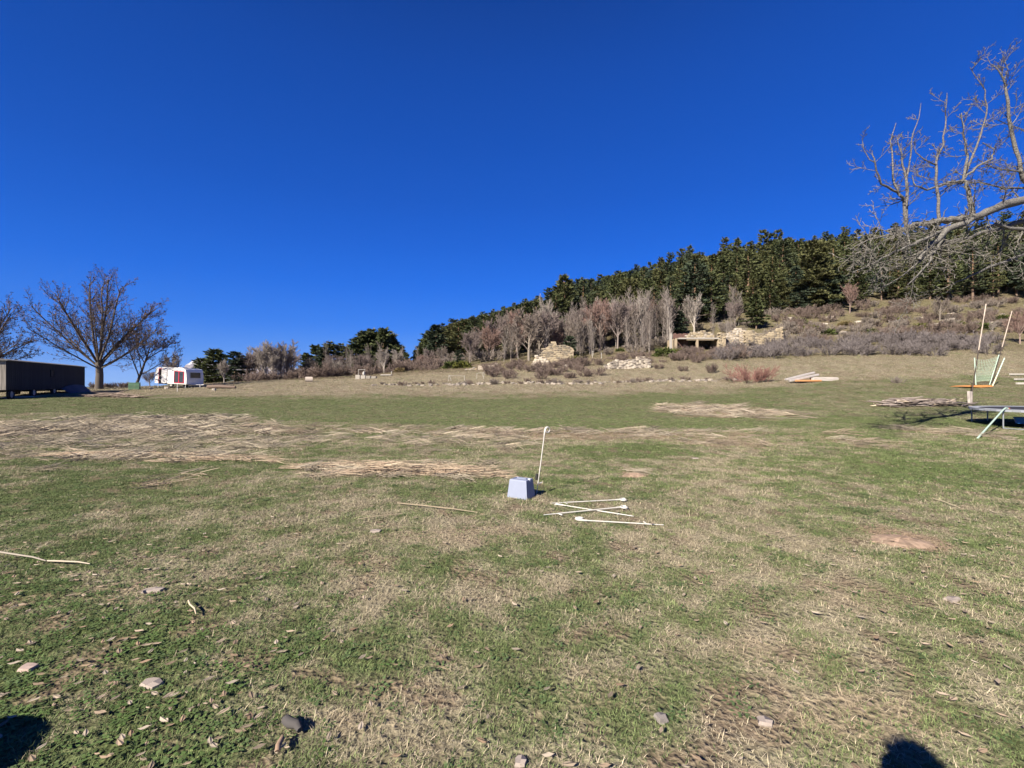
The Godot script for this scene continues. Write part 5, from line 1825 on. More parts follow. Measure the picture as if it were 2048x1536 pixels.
	mb.box(Transform3D(Basis(Vector3(0, 0, 1), -0.02), Vector3(0.09, 0.3, 0)), Vector3(0.1, 0.72, 0.12), Color(0.34, 0.3, 0.28), 0.01)
	part("post_half", mb.mesh(bw), stub)

# ---------------------------------------------------------------- the old tree whose boughs hang in from the right
func make_walnut() -> void:
	var wood := grained(mat(Color(1, 1, 1), 0.95), 0.12, 1.25, 0.035, Vector3.ONE * 2.2, 256, FastNoiseLite.TYPE_SIMPLEX_SMOOTH, 8.0)
	var base := Vector3(25.5, hgt(25.5, 14.0), -14.0)
	var K := 1.8
	var o := thing("old_tree", "old bare tree with lichen grey boughs hanging in from the right", "tree", base)
	var G := Color(0.275, 0.265, 0.245)
	var T := Color(0.245, 0.23, 0.225)
	var mb := MB.new()
	var L := func(p: Vector3) -> Vector3: return p - base
	mb.tube([Vector3(0, -0.3, 0), Vector3(0.05, 0.6, 0), Vector3(-0.05, 2.0, 0.1), Vector3(-0.15, 5.0, 0.2), Vector3(0.1, 8.2, 0.2), Vector3(0.5, 13.0, 0.0)], [0.62, 0.48, 0.43, 0.42, 0.34, 0.1], 12, G * 0.6)
	part("trunk", mb.mesh(wood), o)
	var TW := {"seg": [3, 3, 2], "n": [5, 3, 0], "ang": [0.8, 0.8, 0.7], "len": [0.45, 0.5, 0.4], "rr": [0.5, 0.6, 0.5], "wob": [0.12, 0.16, 0.2], "up": [0.16, 0.12, 0.06], "start": [0.15, 0.15, 0.2], "most": 2, "thin": 0.0065, "col": G, "twig": T}
	var DROOP := TW.duplicate()
	DROOP.up = [-0.04, 0.0, 0.0]
	DROOP.n = [6, 4, 0]
	DROOP.wob = [0.22, 0.26, 0.3]
	DROOP.col = Color(0.36, 0.345, 0.315)
	DROOP.twig = Color(0.33, 0.31, 0.28)
	# a bough: points [px, row, depth], radius at both ends, twigs per metre, twig length
	var bough := func(called: String, pts: Array, r0: float, r1: float, per: float, tl: float, P: Dictionary, col: Color) -> void:
		r0 *= K
		r1 *= K
		per /= K
		tl *= K
		var w := []
		for q in pts:
			w.append(L.call(wp(q[0], q[1], q[2] * K)))
		# subdivide with a little unrest
		var line := []
		var rad := []
		var total := 0.0
		for k in w.size() - 1:
			for s in 3:
				var jit := Vector3.ZERO if s == 0 else rv() * minf(0.045, r0 * 0.6)
				line.append(w[k].lerp(w[k + 1], s / 3.0) + jit)
			total += w[k].distance_to(w[k + 1])
		line.append(w[w.size() - 1])
		for k in line.size():
			var f := k / float(line.size() - 1)
			rad.append(lerpf(r0, r1, f) * (fr(0.9, 1.14) if r0 > 0.05 else 1.0))
		var m := MB.new()
		m.tube(line, rad, 10 if r0 > 0.1 else (7 if r0 > 0.035 else 5), col, false, col.lerp(T, 0.6) if r1 < 0.035 else col)
		var nt := int(total * per)
		for k in nt:
			var f := fr(0.08, 1.0) * (line.size() - 1)
			var a := mini(int(f), line.size() - 2)
			var pnt: Vector3 = line[a].lerp(line[a + 1], f - a)
			var along: Vector3 = (line[a + 1] - line[a]).normalized()
			var side := along.cross(rv()).normalized()
			grow(m, pnt, (along * fr(0.2, 0.8) + side).normalized(), tl * fr(0.4, 1.1), clampf(rad[a] * 0.4, 0.009, 0.022), 0, P, null)
		part(called, m.mesh(wood), o)
	# main limb from the trunk
	bough.call("limb", [[2630, 250, 7.8], [2400, 300, 8.0], [2200, 345, 8.0], [2048, 400, 7.8], [1989, 418, 7.4], [1944, 436, 7.1], [1893, 460, 6.9], [1866, 486, 6.8], [1838, 520, 6.7]], 0.10, 0.026, 2.5, 0.6, DROOP, G)
	bough.call("bough", [[1944, 434, 7.1], [1915, 440, 7.0], [1886, 440, 6.9], [1840, 448, 6.9], [1810, 456, 6.8], [1772, 462, 6.7]], 0.06, 0.014, 6.0, 0.7, DROOP, G)
	bough.call("bough", [[1887, 462, 6.9], [1850, 478, 6.6], [1815, 492, 6.5], [1775, 512, 6.4], [1742, 528, 6.3], [1705, 545, 6.2]], 0.026, 0.007, 6.5, 0.7, DROOP, G)
	bough.call("bough", [[1810, 458, 6.8], [1780, 470, 6.7], [1740, 478, 6.6], [1700, 500, 6.5]], 0.018, 0.006, 6.5, 0.65, DROOP, G)
	bough.call("bough", [[1866, 488, 6.8], [1862, 520, 6.7], [1840, 545, 6.6], [1815, 570, 6.5]], 0.022, 0.006, 4.0, 0.6, DROOP, G)
	bough.call("bough", [[1890, 470, 6.9], [1868, 505, 6.7], [1830, 530, 6.8], [1800, 555, 6.7], [1765, 575, 6.6]], 0.02, 0.005, 4.0, 0.6, DROOP, G)
	# hanging twigs low on the right
	bough.call("bough", [[2120, 420, 8.6], [2050, 442, 8.2], [1985, 462, 8.0], [1920, 478, 7.8], [1870, 495, 7.6]], 0.05, 0.01, 4.0, 0.8, DROOP, G)
	bough.call("bough", [[2130, 480, 8.6], [2060, 505, 8.4], [1990, 530, 8.2], [1940, 552, 8.0], [1905, 568, 7.9]], 0.035, 0.007, 2.5, 0.7, DROOP, G)
	bough.call("bough", [[2120, 455, 8.0], [2040, 458, 7.8], [1990, 448, 7.7], [1950, 460, 7.6]], 0.04, 0.01, 3.0, 0.7, DROOP, G)
	# upright shoots
	bough.call("shoot", [[1812, 452, 6.8], [1808, 402, 6.8], [1795, 384, 6.7], [1762, 368, 6.6], [1750, 325, 6.5], [1744, 300, 6.5]], 0.026, 0.006, 7.0, 0.35, TW, T)
	bough.call("shoot", [[1750, 325, 6.5], [1738, 318, 6.5], [1727, 298, 6.5], [1724, 276, 6.5]], 0.009, 0.004, 3.0, 0.2, TW, T)
	bough.call("shoot", [[1812, 440, 6.8], [1812, 354, 6.9], [1804, 322, 6.9], [1794, 275, 6.9]], 0.024, 0.006, 7.0, 0.35, TW, T)
	bough.call("shoot", [[1800, 392, 6.7], [1786, 354, 6.7], [1781, 282, 6.7], [1792, 246, 6.7]], 0.018, 0.005, 3.5, 0.3, TW, T)
	bough.call("shoot", [[1812, 360, 6.9], [1820, 320, 7.0], [1824, 275, 7.0], [1838, 235, 7.0], [1842, 206, 7.0]], 0.014, 0.004, 3.5, 0.3, TW, T)
	bough.call("shoot", [[1878, 438, 6.9], [1874, 380, 6.9], [1872, 325, 6.9], [1887, 290, 6.9], [1892, 240, 6.9], [1894, 186, 6.9]], 0.024, 0.005, 7.0, 0.4, TW, T)
	bough.call("shoot", [[1873, 330, 6.9], [1850, 320, 6.8], [1832, 305, 6.8], [1828, 282, 6.8]], 0.012, 0.004, 4.0, 0.3, TW, T)
	bough.call("shoot", [[1944, 428, 7.1], [1936, 378, 7.1], [1926, 360, 7.1], [1936, 312, 7.1], [1926, 268, 7.1], [1923, 226, 7.1]], 0.034, 0.006, 7.0, 0.4, TW, G)
	bough.call("shoot", [[1926, 362, 7.1], [1899, 364, 7.0], [1854, 380, 6.9], [1832, 372, 6.8], [1824, 350, 6.8]], 0.022, 0.006, 4.0, 0.45, TW, G)
	bough.call("shoot", [[1928, 358, 7.1], [1953, 334, 7.2], [1985, 318, 7.3], [1988, 298, 7.3], [1965, 285, 7.3]], 0.02, 0.006, 7.0, 0.4, TW, G)
	bough.call("shoot", [[1930, 350, 7.2], [1962, 268, 7.3], [1973, 228, 7.3], [1971, 181, 7.3], [1940, 134, 7.3]], 0.018, 0.005, 7.0, 0.35, TW, T)
	bough.call("shoot", [[2075, 385, 7.9], [2046, 358, 7.7], [2031, 298, 7.7], [2016, 202, 7.6], [2007, 158, 7.6], [1982, 128, 7.6]], 0.04, 0.007, 5.0, 0.4, TW, G)
	bough.call("shoot", [[2008, 160, 7.6], [2016, 138, 7.6], [2004, 108, 7.6]], 0.012, 0.004, 5.0, 0.25, TW, T)
	bough.call("shoot", [[2090, 375, 8.0], [2043, 376, 7.8], [2010, 378, 7.6], [1968, 366, 7.4], [1934, 364, 7.2]], 0.022, 0.008, 7.0, 0.4, TW, G)
	bough.call("shoot", [[2095, 340, 7.9], [2046, 344, 7.7], [1995, 338, 7.5], [1955, 318, 7.4]], 0.02, 0.006, 7.0, 0.4, TW, G)
	bough.call("shoot", [[2100, 260, 8.0], [2048, 262, 7.8], [2020, 250, 7.7], [1995, 240, 7.6]], 0.014, 0.005, 5.0, 0.4, TW, T)
	bough.call("shoot", [[2130, 250, 8.4], [2080, 200, 8.2], [2050, 205, 8.1], [2030, 215, 8.0]], 0.016, 0.005, 5.0, 0.4, TW, T)
	# the part of the crown beyond the frame
	for k in 5:
		var m := MB.new()
		var a := fr(-1.0, 1.6)
		grow(m, Vector3(0, fr(5.5, 9.0), 0.2), Vector3(cos(a), fr(0.25, 0.7), sin(a)).normalized(), fr(4.0, 5.5), 0.17, 0, {"seg": [5, 4, 3], "n": [7, 6, 0], "ang": [0.7, 0.7, 0.7], "len": [0.5, 0.5, 0.4], "rr": [0.4, 0.5, 0.5], "wob": [0.12, 0.2, 0.3], "up": [0.05, 0.1, 0.06], "start": [0.25, 0.15, 0.2], "most": 2, "thin": 0.005, "col": G, "twig": T})
		part("limb", m.mesh(wood), o)

# ---------------------------------------------------------------- fence stakes, trough and small field things
func make_fence_things() -> void:
	var white := mat(Color(0.46, 0.45, 0.42), 0.6, false)
	var post := func(label: String, px: float, row: float, toprow: float, r: float, group: String) -> void:
		var at := on_ground(px, row)
		var o := thing("fence_stake", label, "stake", at)
		var h := (row - toprow) / F * -at.z
		var mb := MB.new()
		mb.tube([Vector3(0, -0.2, 0), Vector3(fr(-.03, .03), h, 0)], [r, r * 0.9], 6, Color.WHITE, true)
		part("shaft", mb.mesh(white), o)
		mb = MB.new()
		mb.tube([Vector3(-0.05, h - 0.05, 0.03), Vector3(0.05, h - 0.05, 0.03)], [0.025, 0.025], 5, Color.WHITE, true)
		part("insulator", mb.mesh(mat(Color(0.6, 0.6, 0.58), 0.5, false)), o)
	# light frames of the sheep pen
	var pen := [[897, 762, 750, 903, 929, 762, 751, "left white hurdle of the pen behind the stone row"], [953, 757, 746, 968, 968, 752, 744, "right white hurdle of the pen behind the stone row"]]
	for q in pen:
		var a := on_ground(q[0], q[1] + 1)
		var o := thing("white_hurdle", q[7], "hurdle", a)
		var z := -a.z
		for s in [[q[0], q[1], q[0] + 1, q[2]], [q[3], q[1], q[3] - 4, q[2]], [q[4], q[5], q[4], q[6]]]:
			var mb := MB.new()
			mb.tube([wp(s[0], s[1] + 2, z) - a, wp(s[2], s[3], z) - a], [0.02, 0.018], 6, Color.WHITE, true)
			part("upright", mb.mesh(white), o)
		var mb2 := MB.new()
		mb2.tube([wp(q[0], q[2] + 1, z) - a, wp(q[4], q[6] + 1, z) - a], [0.012, 0.012], 5, Color.WHITE, true)
		part("rail", mb2.mesh(white), o)
	post.call("thin pale stake left of the pair on the bank above the brambles", 1185, 718, 703, 0.035, "")
	post.call("shorter pale stake right of the pair on the bank above the brambles", 1203, 718, 706, 0.035, "")
	post.call("white stake at the end of the pale slab by the trough", 783, 748, 743, 0.05, "")
	post.call("short white stake below the orange tinged tree", 893, 738, 731, 0.045, "")
	post.call("light stake at the field edge left of the tall cane", 1938, 696, 688, 0.06, "")
	post.call("light stake at the field edge right of the tall cane", 1976, 697, 687, 0.05, "")
	# trough of concrete blocks with a white frame over it
	var at := on_ground(712, 759)
	var o := thing("concrete_trough", "grey concrete block trough at the top edge of the field", "trough", at)
	for k in 4:
		var mb := MB.new()
		mb.box(Transform3D(Basis(Vector3.UP, fr(-0.04, 0.04)), Vector3(0.3 + k * 0.68, 0.25 - k * 0.02, fr(-.03, .03))), Vector3(0.6, 0.62 - k * 0.08, 0.5), Color.WHITE * [0.95, 1.0, 0.7, 0.75][k], 0.03)
		part("block", mb.mesh(concrete), o)
	var fr_o := thing("hanging_rack", "small white rack with a hanging tub above the trough", "rack", gp(717, -at.z + 1.2))
	for s in [[0.0, -0.1, 0.0, 1.2], [0.85, -0.1, 0.85, 1.2], [-0.05, 1.18, 0.9, 1.2]]:
		var mb := MB.new()
		mb.tube([Vector3(s[0], s[1], 0), Vector3(s[2], s[3], 0)], [0.022, 0.022], 6, Color.WHITE, true)
		part("bar", mb.mesh(white), fr_o)
	var tb := MB.new()
	tb.tube([Vector3(0.72, 0.5, 0.1), Vector3(0.72, 0.75, 0.1), Vector3(0.76, 0.95, 0.1)], [0.14, 0.16, 0.06], 10, Color.WHITE, true)
	part("tub", tb.mesh(white), fr_o)
	var sl := thing("pale_slab", "pale stone slab lying right of the trough", "slab", on_ground(773, 752) + Vector3(0, 0.12, 0), 0.1)
	var mb3 := MB.new()
	mb3.box(Transform3D.IDENTITY, Vector3(1.5, 0.18, 0.8), Color.WHITE, 0.04)
	part("stone", mb3.mesh(concrete), sl)
	var hay := thing("hay_bale", "small grey round bale at the hedge foot left of the trough", "bale", on_ground(618, 764) + Vector3(0, 0.28, 0), 0.4)
	mb3 = MB.new()
	mb3.tube([Vector3(-0.42, 0, 0), Vector3(-0.38, 0, 0), Vector3(0.38, 0, 0), Vector3(0.42, 0, 0)], [0.33, 0.37, 0.37, 0.33], 14, Color(0.4, 0.35, 0.3), true)
	part("straw_roll", mb3.mesh(grey_wood), hay)

# ---------------------------------------------------------------- near the photographer
func make_near_things() -> void:
	# --- grey box
	var shell := grained(mat(Color(0.225, 0.255, 0.345), 0.42), 0.93, 1.02, 0.02, Vector3.ONE * 2.0, 128)
	var near := on_ground(1054, 1001)
	var o := thing("grey_box", "light blue grey plastic box with sloping sides standing in the grass", "box", near)
	o.basis = Basis(Vector3.UP, -0.52)
	# front face runs to -x, box goes back to -z; near corner at the origin
	var W := 0.315
	var Dp := 0.25
	var H := 0.255
	var mb := MB.new()
	var ring_at := func(y: float, inset: float) -> Array:
		return [Vector3(-inset, y, -inset), Vector3(-W + inset, y, -inset), Vector3(-W + inset, y, -Dp + inset), Vector3(-inset, y, -Dp + inset)]
	var levels := [[-0.02, 0.0], [0.0, 0.0], [H - 0.02, 0.024], [H - 0.006, 0.028], [H, 0.036], [H, 0.05], [H - 0.008, 0.055]]
	for k in levels.size() - 1:
		var a: Array = ring_at.call(levels[k][0], levels[k][1])
		var b: Array = ring_at.call(levels[k + 1][0], levels[k + 1][1])
		for q in 4:
			mb.quad(a[q], b[q], b[(q + 1) % 4], a[(q + 1) % 4])
	var top: Array = ring_at.call(H - 0.008, 0.055)
	mb.quad(top[0], top[3], top[2], top[1])
	part("body", mb.mesh(shell), o)
	mb = MB.new()
	mb.box(Transform3D(Basis.IDENTITY, Vector3(-W * 0.5, H - 0.003, -Dp * 0.62)), Vector3(0.15, 0.016, 0.05), Color.WHITE * 0.9, 0.006)
	part("carry_grip", mb.mesh(shell), o)
	mb = MB.new()
	mb.box(Transform3D(Basis.IDENTITY, Vector3(-0.038, H - 0.018, -0.145)), Vector3(0.03, 0.045, 0.05), Color.WHITE, 0.006)
	part("latch", mb.mesh(mat(Color(0.66, 0.68, 0.74), 0.5, false)), o)
	# --- electric fence stakes with curled tops
	var white := mat(Color(0.44, 0.43, 0.405), 0.5, false)
	var steel := mat(Color(0.55, 0.55, 0.55), 0.4, false)
	var stake_parts := func(o2: Node3D, l: float, curl: float) -> void:
		# local y along the stake, foot at the origin
		var m := MB.new()
		m.tube([Vector3(0, 0.16, 0), Vector3(0.002, l * 0.5, 0), Vector3(0, l - 0.13, 0)], [0.008, 0.0078, 0.0078], 8, Color.WHITE, true)
		part("shaft", m.mesh(white), o2)
		m = MB.new()
		m.tube([Vector3(0, -0.03, 0), Vector3(0, 0.17, 0)], [0.004, 0.006], 6, Color.WHITE, true)
		part("spike", m.mesh(steel), o2)
		m = MB.new()
		m.tube([Vector3(0, 0.16, 0), Vector3(0.035, 0.165, 0), Vector3(0.075, 0.18, 0)], [0.008, 0.009, 0.008], 6, Color.WHITE, true)
		part("foot_step", m.mesh(white), o2)
		m = MB.new()
		var pts := [Vector3(0, l - 0.15, 0), Vector3(0, l - 0.1, 0)]
		var rad := [0.011, 0.0125]
		for k in 17:
			var a := PI + TAU * 1.2 * k / 16.0 * curl
			pts.append(Vector3(0.040 + cos(a) * 0.040, l - 0.06 + sin(a) * -0.040 - 0.0, 0.016 * k / 16.0))
			rad.append(lerpf(0.012, 0.010, k / 16.0))
		m.tube(pts, rad, 8, Color.WHITE, true)
		part("pigtail_loop", m.mesh(white), o2)
	var sp := on_ground(1073, 991)
	var s0 := thing("fence_stake", "white pigtail fence stake standing upright behind the grey box", "stake", sp)
	stake_parts.call(s0, 1.0, 1.0)
	var tip := wp(1091, 852, -sp.z + 0.1)
	var dv := (tip - sp).normalized()
	s0.basis = Basis(Quaternion(Vector3.UP, dv)) * Basis(Vector3.UP, 0.6)
	# clip on the stake
	var cl := MB.new()
	cl.box(Transform3D(Basis.IDENTITY, Vector3(-0.03, 0.25, -0.01)), Vector3(0.03, 0.09, 0.03), Color.WHITE, 0.005)
	part("black_clip", cl.mesh(mat(Color(0.03, 0.03, 0.03), 0.6, false)), s0)
	var lying := [[1252, 1003, 1106, 1008, "white stake lying farthest from the camera in the group of four", 1.0, true], [1262, 1037, 1106, 1010, "white stake lying crosswise under another with its foot raised", 1.0, false], [1253, 1020, 1092, 1034, "white stake lying on top of the crossing pair", 0.9, true], [1148, 1044, 1322, 1053, "white stake lying nearest the camera with its curl at the left", 1.0, true]]
	for q in lying:
		var a := on_ground(q[0], q[1])
		var b := on_ground(q[2], q[3])
		var lift := 0.018 if q[5] > 0.95 else 0.034
		var hd: Vector3 = a + Vector3(0, lift, 0)   # the curled end
		var ft: Vector3 = b + Vector3(0, lift - 0.01, 0)
		if not q[6]:
			hd = b + Vector3(0, lift, 0)
			ft = a + Vector3(0, lift, 0)
		var s := thing("fence_stake", q[4], "stake", ft)
		var dd := (hd - ft).normalized()
		var sx := dd.cross(Vector3.UP).normalized()
		var l := ft.distance_to(hd)
		s.basis = Basis(sx, dd, sx.cross(dd))
		if q[4].contains("foot raised"):
			s.basis = Basis(sx.cross(dd) * -1.0, dd, sx)
		stake_parts.call(s, l, 1.0)
	# --- odd stones, wood and leaves lying in the grass: px, row, size x, size z, kind, label
	var slate := grained(mat(Color(0.42, 0.36, 0.32), 0.9), 0.5, 1.1, 0.03, Vector3.ONE * 4.0, 128)
	var flat_stone := [stone_mesh(slate, 0.28, 0.5), stone_mesh(grained(mat(Color(0.44, 0.34, 0.30), 0.9), 0.6, 1.1, 0.03, Vector3.ONE * 4.0, 128), 0.28, 0.6), stone_mesh(grained(mat(Color(0.27, 0.245, 0.23), 0.9), 0.5, 1.15, 0.03, Vector3.ONE * 4.0, 128), 0.28, 0.7)]
	var stones := [[308, 1184, 0.15, 0.07, 0, "long pale flat stone left in the middle grass"], [306, 1374, 0.12, 0.07, 0, "pale flat stone below the other one on the left"], [56, 1343, 0.09, 0.06, 1, "pinkish stone at the left edge near the shadow"], [1042, 1528, 0.05, 0.05, 0, "pale pebble at the bottom edge of the picture"], [1322, 1446, 0.055, 0.05, 2, "grey stone low in the middle right grass"], [1530, 1450, 0.07, 0.05, 0, "pale grey stone near the photographer's shadow"], [1905, 1203, 0.13, 0.06, 0, "pale flat stone at the right side of the meadow"], [1390, 918, 0.16, 0.1, 0, "small white stone in the green behind the stakes"], [752, 1066, 0.12, 0.08, 0, "whitish stone in the dark grass left of the stakes"]]
	for q in stones:
		var st := MeshInstance3D.new()
		st.name = numbered("loose_stone")
		st.mesh = flat_stone[q[4]]
		add_child(st, true)
		st.position = on_ground(q[0], q[1]) + Vector3(0, 0.008, 0)
		st.basis = Basis(Vector3.UP, fr(-0.4, 0.4)).scaled_local(Vector3(q[2] * 0.95, 0.06, q[3] * 1.0))
		tag(st, q[5], "stone")
	var bw := mat(Color(1, 1, 1), 0.9)
	var sticks := [[0, 1113, 92, 1130, 0.008, Color(0.27, 0.24, 0.205), "pale board lying at the left edge of the meadow"], [95, 1131, 180, 1137, 0.007, Color(0.40, 0.35, 0.28), "thin pale stick beside the pale board"], [377, 1211, 392, 1238, 0.006, Color(0.42, 0.35, 0.26), "short tan stick standing out among the left grass"], [795, 1012, 955, 1030, 0.006, Color(0.28, 0.23, 0.17), "bent bundle of tan stalks lying left of the stakes"], [715, 1045, 806, 1034, 0.005, Color(0.30, 0.25, 0.18), "single straight stalk below the straw row"], [572, 1457, 600, 1480, 0.022, Color(0.07, 0.065, 0.065), "charred black piece of wood at the bottom left"], [1865, 1003, 1920, 1022, 0.006, Color(0.36, 0.31, 0.22), "pale stalk on the right side of the meadow"], [555, 1520, 565, 1490, 0.012, Color(0.24, 0.17, 0.125), "brown bark strip beside the charred wood"]]
	for q in sticks:
		var a := on_ground(q[0], q[1]) + Vector3(0, 0.03, 0)
		var b := on_ground(q[2], q[3]) + Vector3(0, 0.03, 0)
		var s := thing("stick", q[6], "stick", a)
		mb = MB.new()
		var e := b - a
		mb.tube([Vector3.ZERO, e * 0.35 + Vector3(0, 0.01, 0.01), e * 0.7 + Vector3(0, 0.005, -0.01), e], [q[4], q[4] * 1.05, q[4] * 0.9, q[4] * 0.6], 7, q[5], true)
		part("wood", mb.mesh(bw), s)
	# --- raked straw heaps: px, row, half width, half depth, stalks, height, label
	var sm := mat(Color(1, 1, 1), 0.9)
	var heaps := [[820, 945, 1.35, 0.35, 420, 0.14, "long heap of raked straw stalks left of the grey box"], [930, 950, 0.7, 0.25, 160, 0.12, "end of stalks fanning out beside the grey box"], [260, 913, 2.0, 0.22, 300, 0.08, "pale line of raked straw on the left meadow"], [440, 922, 1.3, 0.2, 140, 0.08, "thin line of straw right of the pale straw line"], [680, 936, 0.9, 0.3, 150, 0.10, "loose straw at the left end of the long heap"]]
	for q in heaps:
		var at := on_ground(q[0], q[1])
		var h := thing("straw_heap", q[6], "straw", at)
		mb = MB.new()
		for k in int(q[4]):
			var p := Vector3(fr(-q[2], q[2]), 0.0, fr(-q[3], q[3]))
			var room: float = maxf(1.0 - pow(p.x / q[2], 2), 0.1)
			p.y = hgt(at.x + p.x, -(at.z + p.z)) - at.y + fr(0.015, 0.02 + q[5] * room)
			var a := fr(-0.45, 0.45) + (fr(-1.2, 1.2) if rng.randf() < 0.45 else 0.0)
			var dv2 := Vector3(cos(a), fr(-0.05, 0.06), sin(a))
			var l := fr(0.1, 0.45)
			var col := STRAW.lerp(RUST, fr(0.2, 1.0)) * fr(0.35, 1.2)
			mb.tube([p - dv2 * l, p + rv() * 0.015, p + dv2 * l], [0.0035, 0.0045, 0.003], 4, col)
		part("stalks", mb.mesh(sm), h)
	# molehill and a bare clod
	for q in [[1270, 952, 0.2, 0.05, "reddish molehill behind the fence stakes"], [1802, 1086, 0.26, 0.04, "flat clod of bare pinkish earth on the right"]]:
		var at := on_ground(q[0], q[1])
		var mo := thing("earth_mound", q[4], "mound", at)
		mb = MB.new()
		var n := 16
		for r in 5:
			for k in n:
				var pt := func(rr: int, kk: int) -> Vector3:
					var f := rr / 5.0
					var a := TAU * (kk % n) / n
					var w: float = q[2] * f * (1.0 + 0.25 * nz_b.get_noise_2d(cos(a) * 20.0, sin(a) * 20.0 + q[0]))
					return Vector3(cos(a) * w * 1.25, q[3] * (1.0 - f * f) + 0.012 * nz_c.get_noise_2d(a * 90.0, rr * 60.0) - f * 0.012, sin(a) * w)
				mb.quad(pt.call(r, k), pt.call(r + 1, k), pt.call(r + 1, k + 1), pt.call(r, k + 1), RUST * fr(0.6, 1.0))
		part("soil", mb.mesh(grained(mat(Color(1, 1, 1), 1.0), 0.7, 1.1, 0.05, Vector3.ONE * 3.0, 128)), mo)
	# --- chopping block beyond the left edge: its shadow reaches into the picture
	var cbk := thing("chopping_block", "weathered log block standing just outside the left edge", "block", Vector3(-2.84, hgt(-2.84, 1.34), -1.34))
	mb = MB.new()
	mb.tube([Vector3(0, -0.03, 0), Vector3(0, 0.03, 0), Vector3(0, 0.45, 0), Vector3(0, 0.48, 0)], [0.27, 0.28, 0.26, 0.25], 16, Color(0.22, 0.17, 0.13))
	part("bark_side", mb.mesh(bark), cbk)
	mb = MB.new()
	mb.disc(Transform3D(Basis.IDENTITY, Vector3(0, 0.48, 0)), 0.25, 16, Color(0.45, 0.36, 0.25))
	part("cut_face", mb.mesh(bark), cbk)

# ---------------------------------------------------------------- the photographer, whose shadow shows at the bottom right
func make_photographer() -> void:
	var hx := -0.13
	var bones := [
		# a, b, radius a, radius b
		[Vector3(hx, 1.74, 0.21), Vector3(hx, 1.82, 0.22), 0.085, 0.097],
		[Vector3(hx, 1.56, 0.31), Vector3(hx, 1.70, 0.25), 0.055, 0.055],
		[Vector3(hx, 1.08, 0.36), Vector3(hx, 1.42, 0.35), 0.135, 0.15],
		[Vector3(hx - 0.16, 1.47, 0.34), Vector3(hx + 0.16, 1.47, 0.34), 0.075, 0.075],
		[Vector3(hx - 0.09, 0.98, 0.36), Vector3(hx + 0.09, 0.98, 0.36), 0.12, 0.12],
		[Vector3(hx - 0.19, 1.47, 0.34), Vector3(hx - 0.20, 1.28, 0.16), 0.055, 0.045],
		[Vector3(hx - 0.20, 1.28, 0.16), Vector3(-0.10, 1.58, 0.06), 0.043, 0.03],
		[Vector3(hx + 0.19, 1.47, 0.34), Vector3(hx + 0.30, 1.30, 0.18), 0.055, 0.045],
		[Vector3(hx + 0.30, 1.30, 0.18), Vector3(0.10, 1.58, 0.06), 0.043, 0.03],
		[Vector3(hx - 0.10, 0.95, 0.36), Vector3(hx - 0.12, 0.50, 0.36), 0.085, 0.058],
		[Vector3(hx - 0.12, 0.50, 0.36), Vector3(hx - 0.13, 0.09, 0.40), 0.056, 0.042],
		[Vector3(hx - 0.13, 0.05, 0.42), Vector3(hx - 0.15, 0.045, 0.22), 0.045, 0.04],
		[Vector3(hx + 0.10, 0.95, 0.36), Vector3(hx + 0.12, 0.50, 0.36), 0.085, 0.058],
		[Vector3(hx + 0.12, 0.50, 0.36), Vector3(hx + 0.13, 0.09, 0.40), 0.056, 0.042],
		[Vector3(hx + 0.13, 0.05, 0.42), Vector3(hx + 0.15, 0.045, 0.22), 0.045, 0.04],
	]
	for s in [-1.0, 1.0]:
		bones.append([Vector3(0.095 * s, 1.58, 0.06), Vector3(0.088 * s, 1.61, 0.045), 0.03, 0.026])
		for k in 4:
			var y := 1.585 + k * 0.018
			bones.append([Vector3(0.092 * s, y, 0.04), Vector3(0.075 * s, y + 0.045, 0.012), 0.010, 0.009])
			bones.append([Vector3(0.075 * s, y + 0.045, 0.012), Vector3(0.05 * s, y + 0.05, 0.012), 0.009, 0.008])
		bones.append([Vector3(0.088 * s, 1.585, 0.05), Vector3(0.05 * s, 1.575, 0.035), 0.012, 0.010])
	var o := thing("person", "person in dark clothes behind the camera whose shadow falls on the grass", "person", Vector3(0, 0, 0))
	part("body", net_mesh(bones, 0.022, mat(Color(0.10, 0.10, 0.12), 0.9, false)), o)
	# tousled hair
	var hm := MB.new()
	for k in 260:
		var dv := rv().normalized()
		if dv.y < -0.1 or (dv.z < -0.5 and dv.y < 0.4):
			continue
		var p := Vector3(hx, 1.81, 0.22) + dv * 0.092
		var sd := dv.cross(rv()).normalized() * 0.012
		hm.tri(p - sd, p + (dv + rv() * 0.5).normalized() * fr(0.03, 0.055), p + sd, Color(0.05, 0.035, 0.025))
	part("hair", hm.mesh(grey_wood), o)
	var ph := thing("mobile_phone", "dark phone held up by the person at the camera", "phone", Vector3(0.0, 1.615, 0.022))
	var mb := MB.new()
	mb.box(Transform3D.IDENTITY, Vector3(0.165, 0.078, 0.009), Color.WHITE, 0.003)
	part("case", mb.mesh(mat(Color(0.02, 0.02, 0.022), 0.4, false)), ph)
	mb = MB.new()
	mb.box(Transform3D(Basis.IDENTITY, Vector3(0, 0, 0.0055)), Vector3(0.155, 0.07, 0.001))
	part("screen", mb.mesh(mat(Color(0.03, 0.03, 0.035), 0.1, false)), ph)

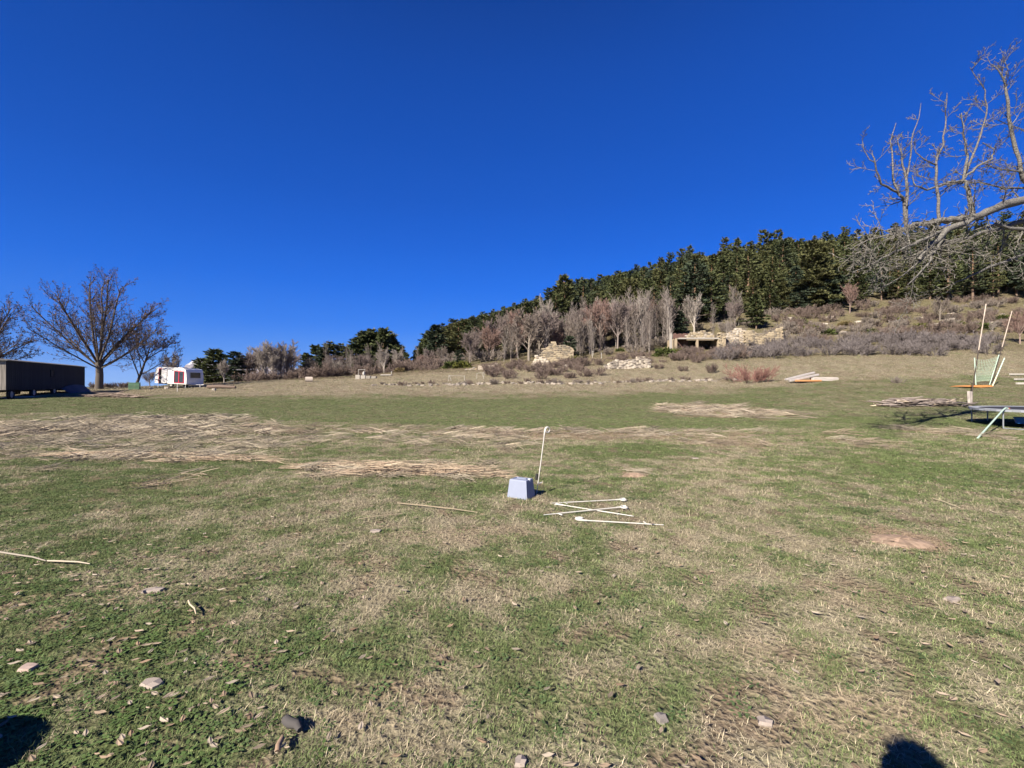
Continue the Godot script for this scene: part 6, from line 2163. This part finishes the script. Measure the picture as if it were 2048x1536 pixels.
# one skin over tapered bones (surface nets)
func net_mesh(bones: Array, cell: float, m: Material) -> ArrayMesh:
	var val := {}
	for b in bones:
		var a: Vector3 = b[0]
		var e: Vector3 = b[1]
		var rm: float = maxf(b[2], b[3]) + cell * 2.5
		var lo := a.min(e) - Vector3.ONE * rm
		var hi := a.max(e) + Vector3.ONE * rm
		var ab := e - a
		var l2 := maxf(ab.length_squared(), 1e-6)
		for x in range(int(floor(lo.x / cell)), int(ceil(hi.x / cell)) + 1):
			for y in range(int(floor(lo.y / cell)), int(ceil(hi.y / cell)) + 1):
				for z in range(int(floor(lo.z / cell)), int(ceil(hi.z / cell)) + 1):
					var p := Vector3(x, y, z) * cell
					var t := clampf((p - a).dot(ab) / l2, 0.0, 1.0)
					var d: float = p.distance_to(a + ab * t) - lerpf(b[2], b[3], t)
					var key := Vector3i(x, y, z)
					if val.has(key):
						var g: float = val[key]
						var h := clampf(0.5 + 0.5 * (g - d) / 0.025, 0.0, 1.0)
						val[key] = lerpf(g, d, h) - 0.025 * h * (1.0 - h)
					else:
						val[key] = d
	var id := {}
	var v := PackedVector3Array()
	var corners := [Vector3i(0, 0, 0), Vector3i(1, 0, 0), Vector3i(0, 1, 0), Vector3i(1, 1, 0), Vector3i(0, 0, 1), Vector3i(1, 0, 1), Vector3i(0, 1, 1), Vector3i(1, 1, 1)]
	var edges := [[0, 1], [2, 3], [4, 5], [6, 7], [0, 2], [1, 3], [4, 6], [5, 7], [0, 4], [1, 5], [2, 6], [3, 7]]
	for key in val:
		var f := []
		var neg := 0
		for c in corners:
			var q: float = val.get(key + c, 1.0)
			f.append(q)
			if q < 0.0: neg += 1
		if neg == 0 or neg == 8:
			continue
		var sum := Vector3.ZERO
		var n := 0
		for e in edges:
			if (f[e[0]] < 0.0) != (f[e[1]] < 0.0):
				var t: float = f[e[0]] / (f[e[0]] - f[e[1]])
				sum += Vector3(corners[e[0]]).lerp(Vector3(corners[e[1]]), t)
				n += 1
		id[key] = v.size()
		v.append((Vector3(key) + sum / n) * cell)
	var st := SurfaceTool.new()
	st.begin(Mesh.PRIMITIVE_TRIANGLES)
	st.set_smooth_group(0)
	for p in v:
		st.add_vertex(p)
	for key in id:
		for ax in 3:
			var e := Vector3i.ZERO
			e[ax] = 1
			var s0: float = val.get(key, 1.0)
			var s1: float = val.get(key + e, 1.0)
			if (s0 < 0.0) == (s1 < 0.0):
				continue
			var u := Vector3i.ZERO
			var w := Vector3i.ZERO
			u[(ax + 1) % 3] = 1
			w[(ax + 2) % 3] = 1
			var q := [key, key - u, key - u - w, key - w]
			if not (id.has(q[0]) and id.has(q[1]) and id.has(q[2]) and id.has(q[3])):
				continue
			var r := [0, 1, 2, 0, 2, 3] if s0 > 0.0 else [0, 2, 1, 0, 3, 2]
			for k in r:
				st.add_index(id[q[k]])
	st.generate_normals()
	var am := st.commit()
	am.surface_set_material(0, m)
	return am
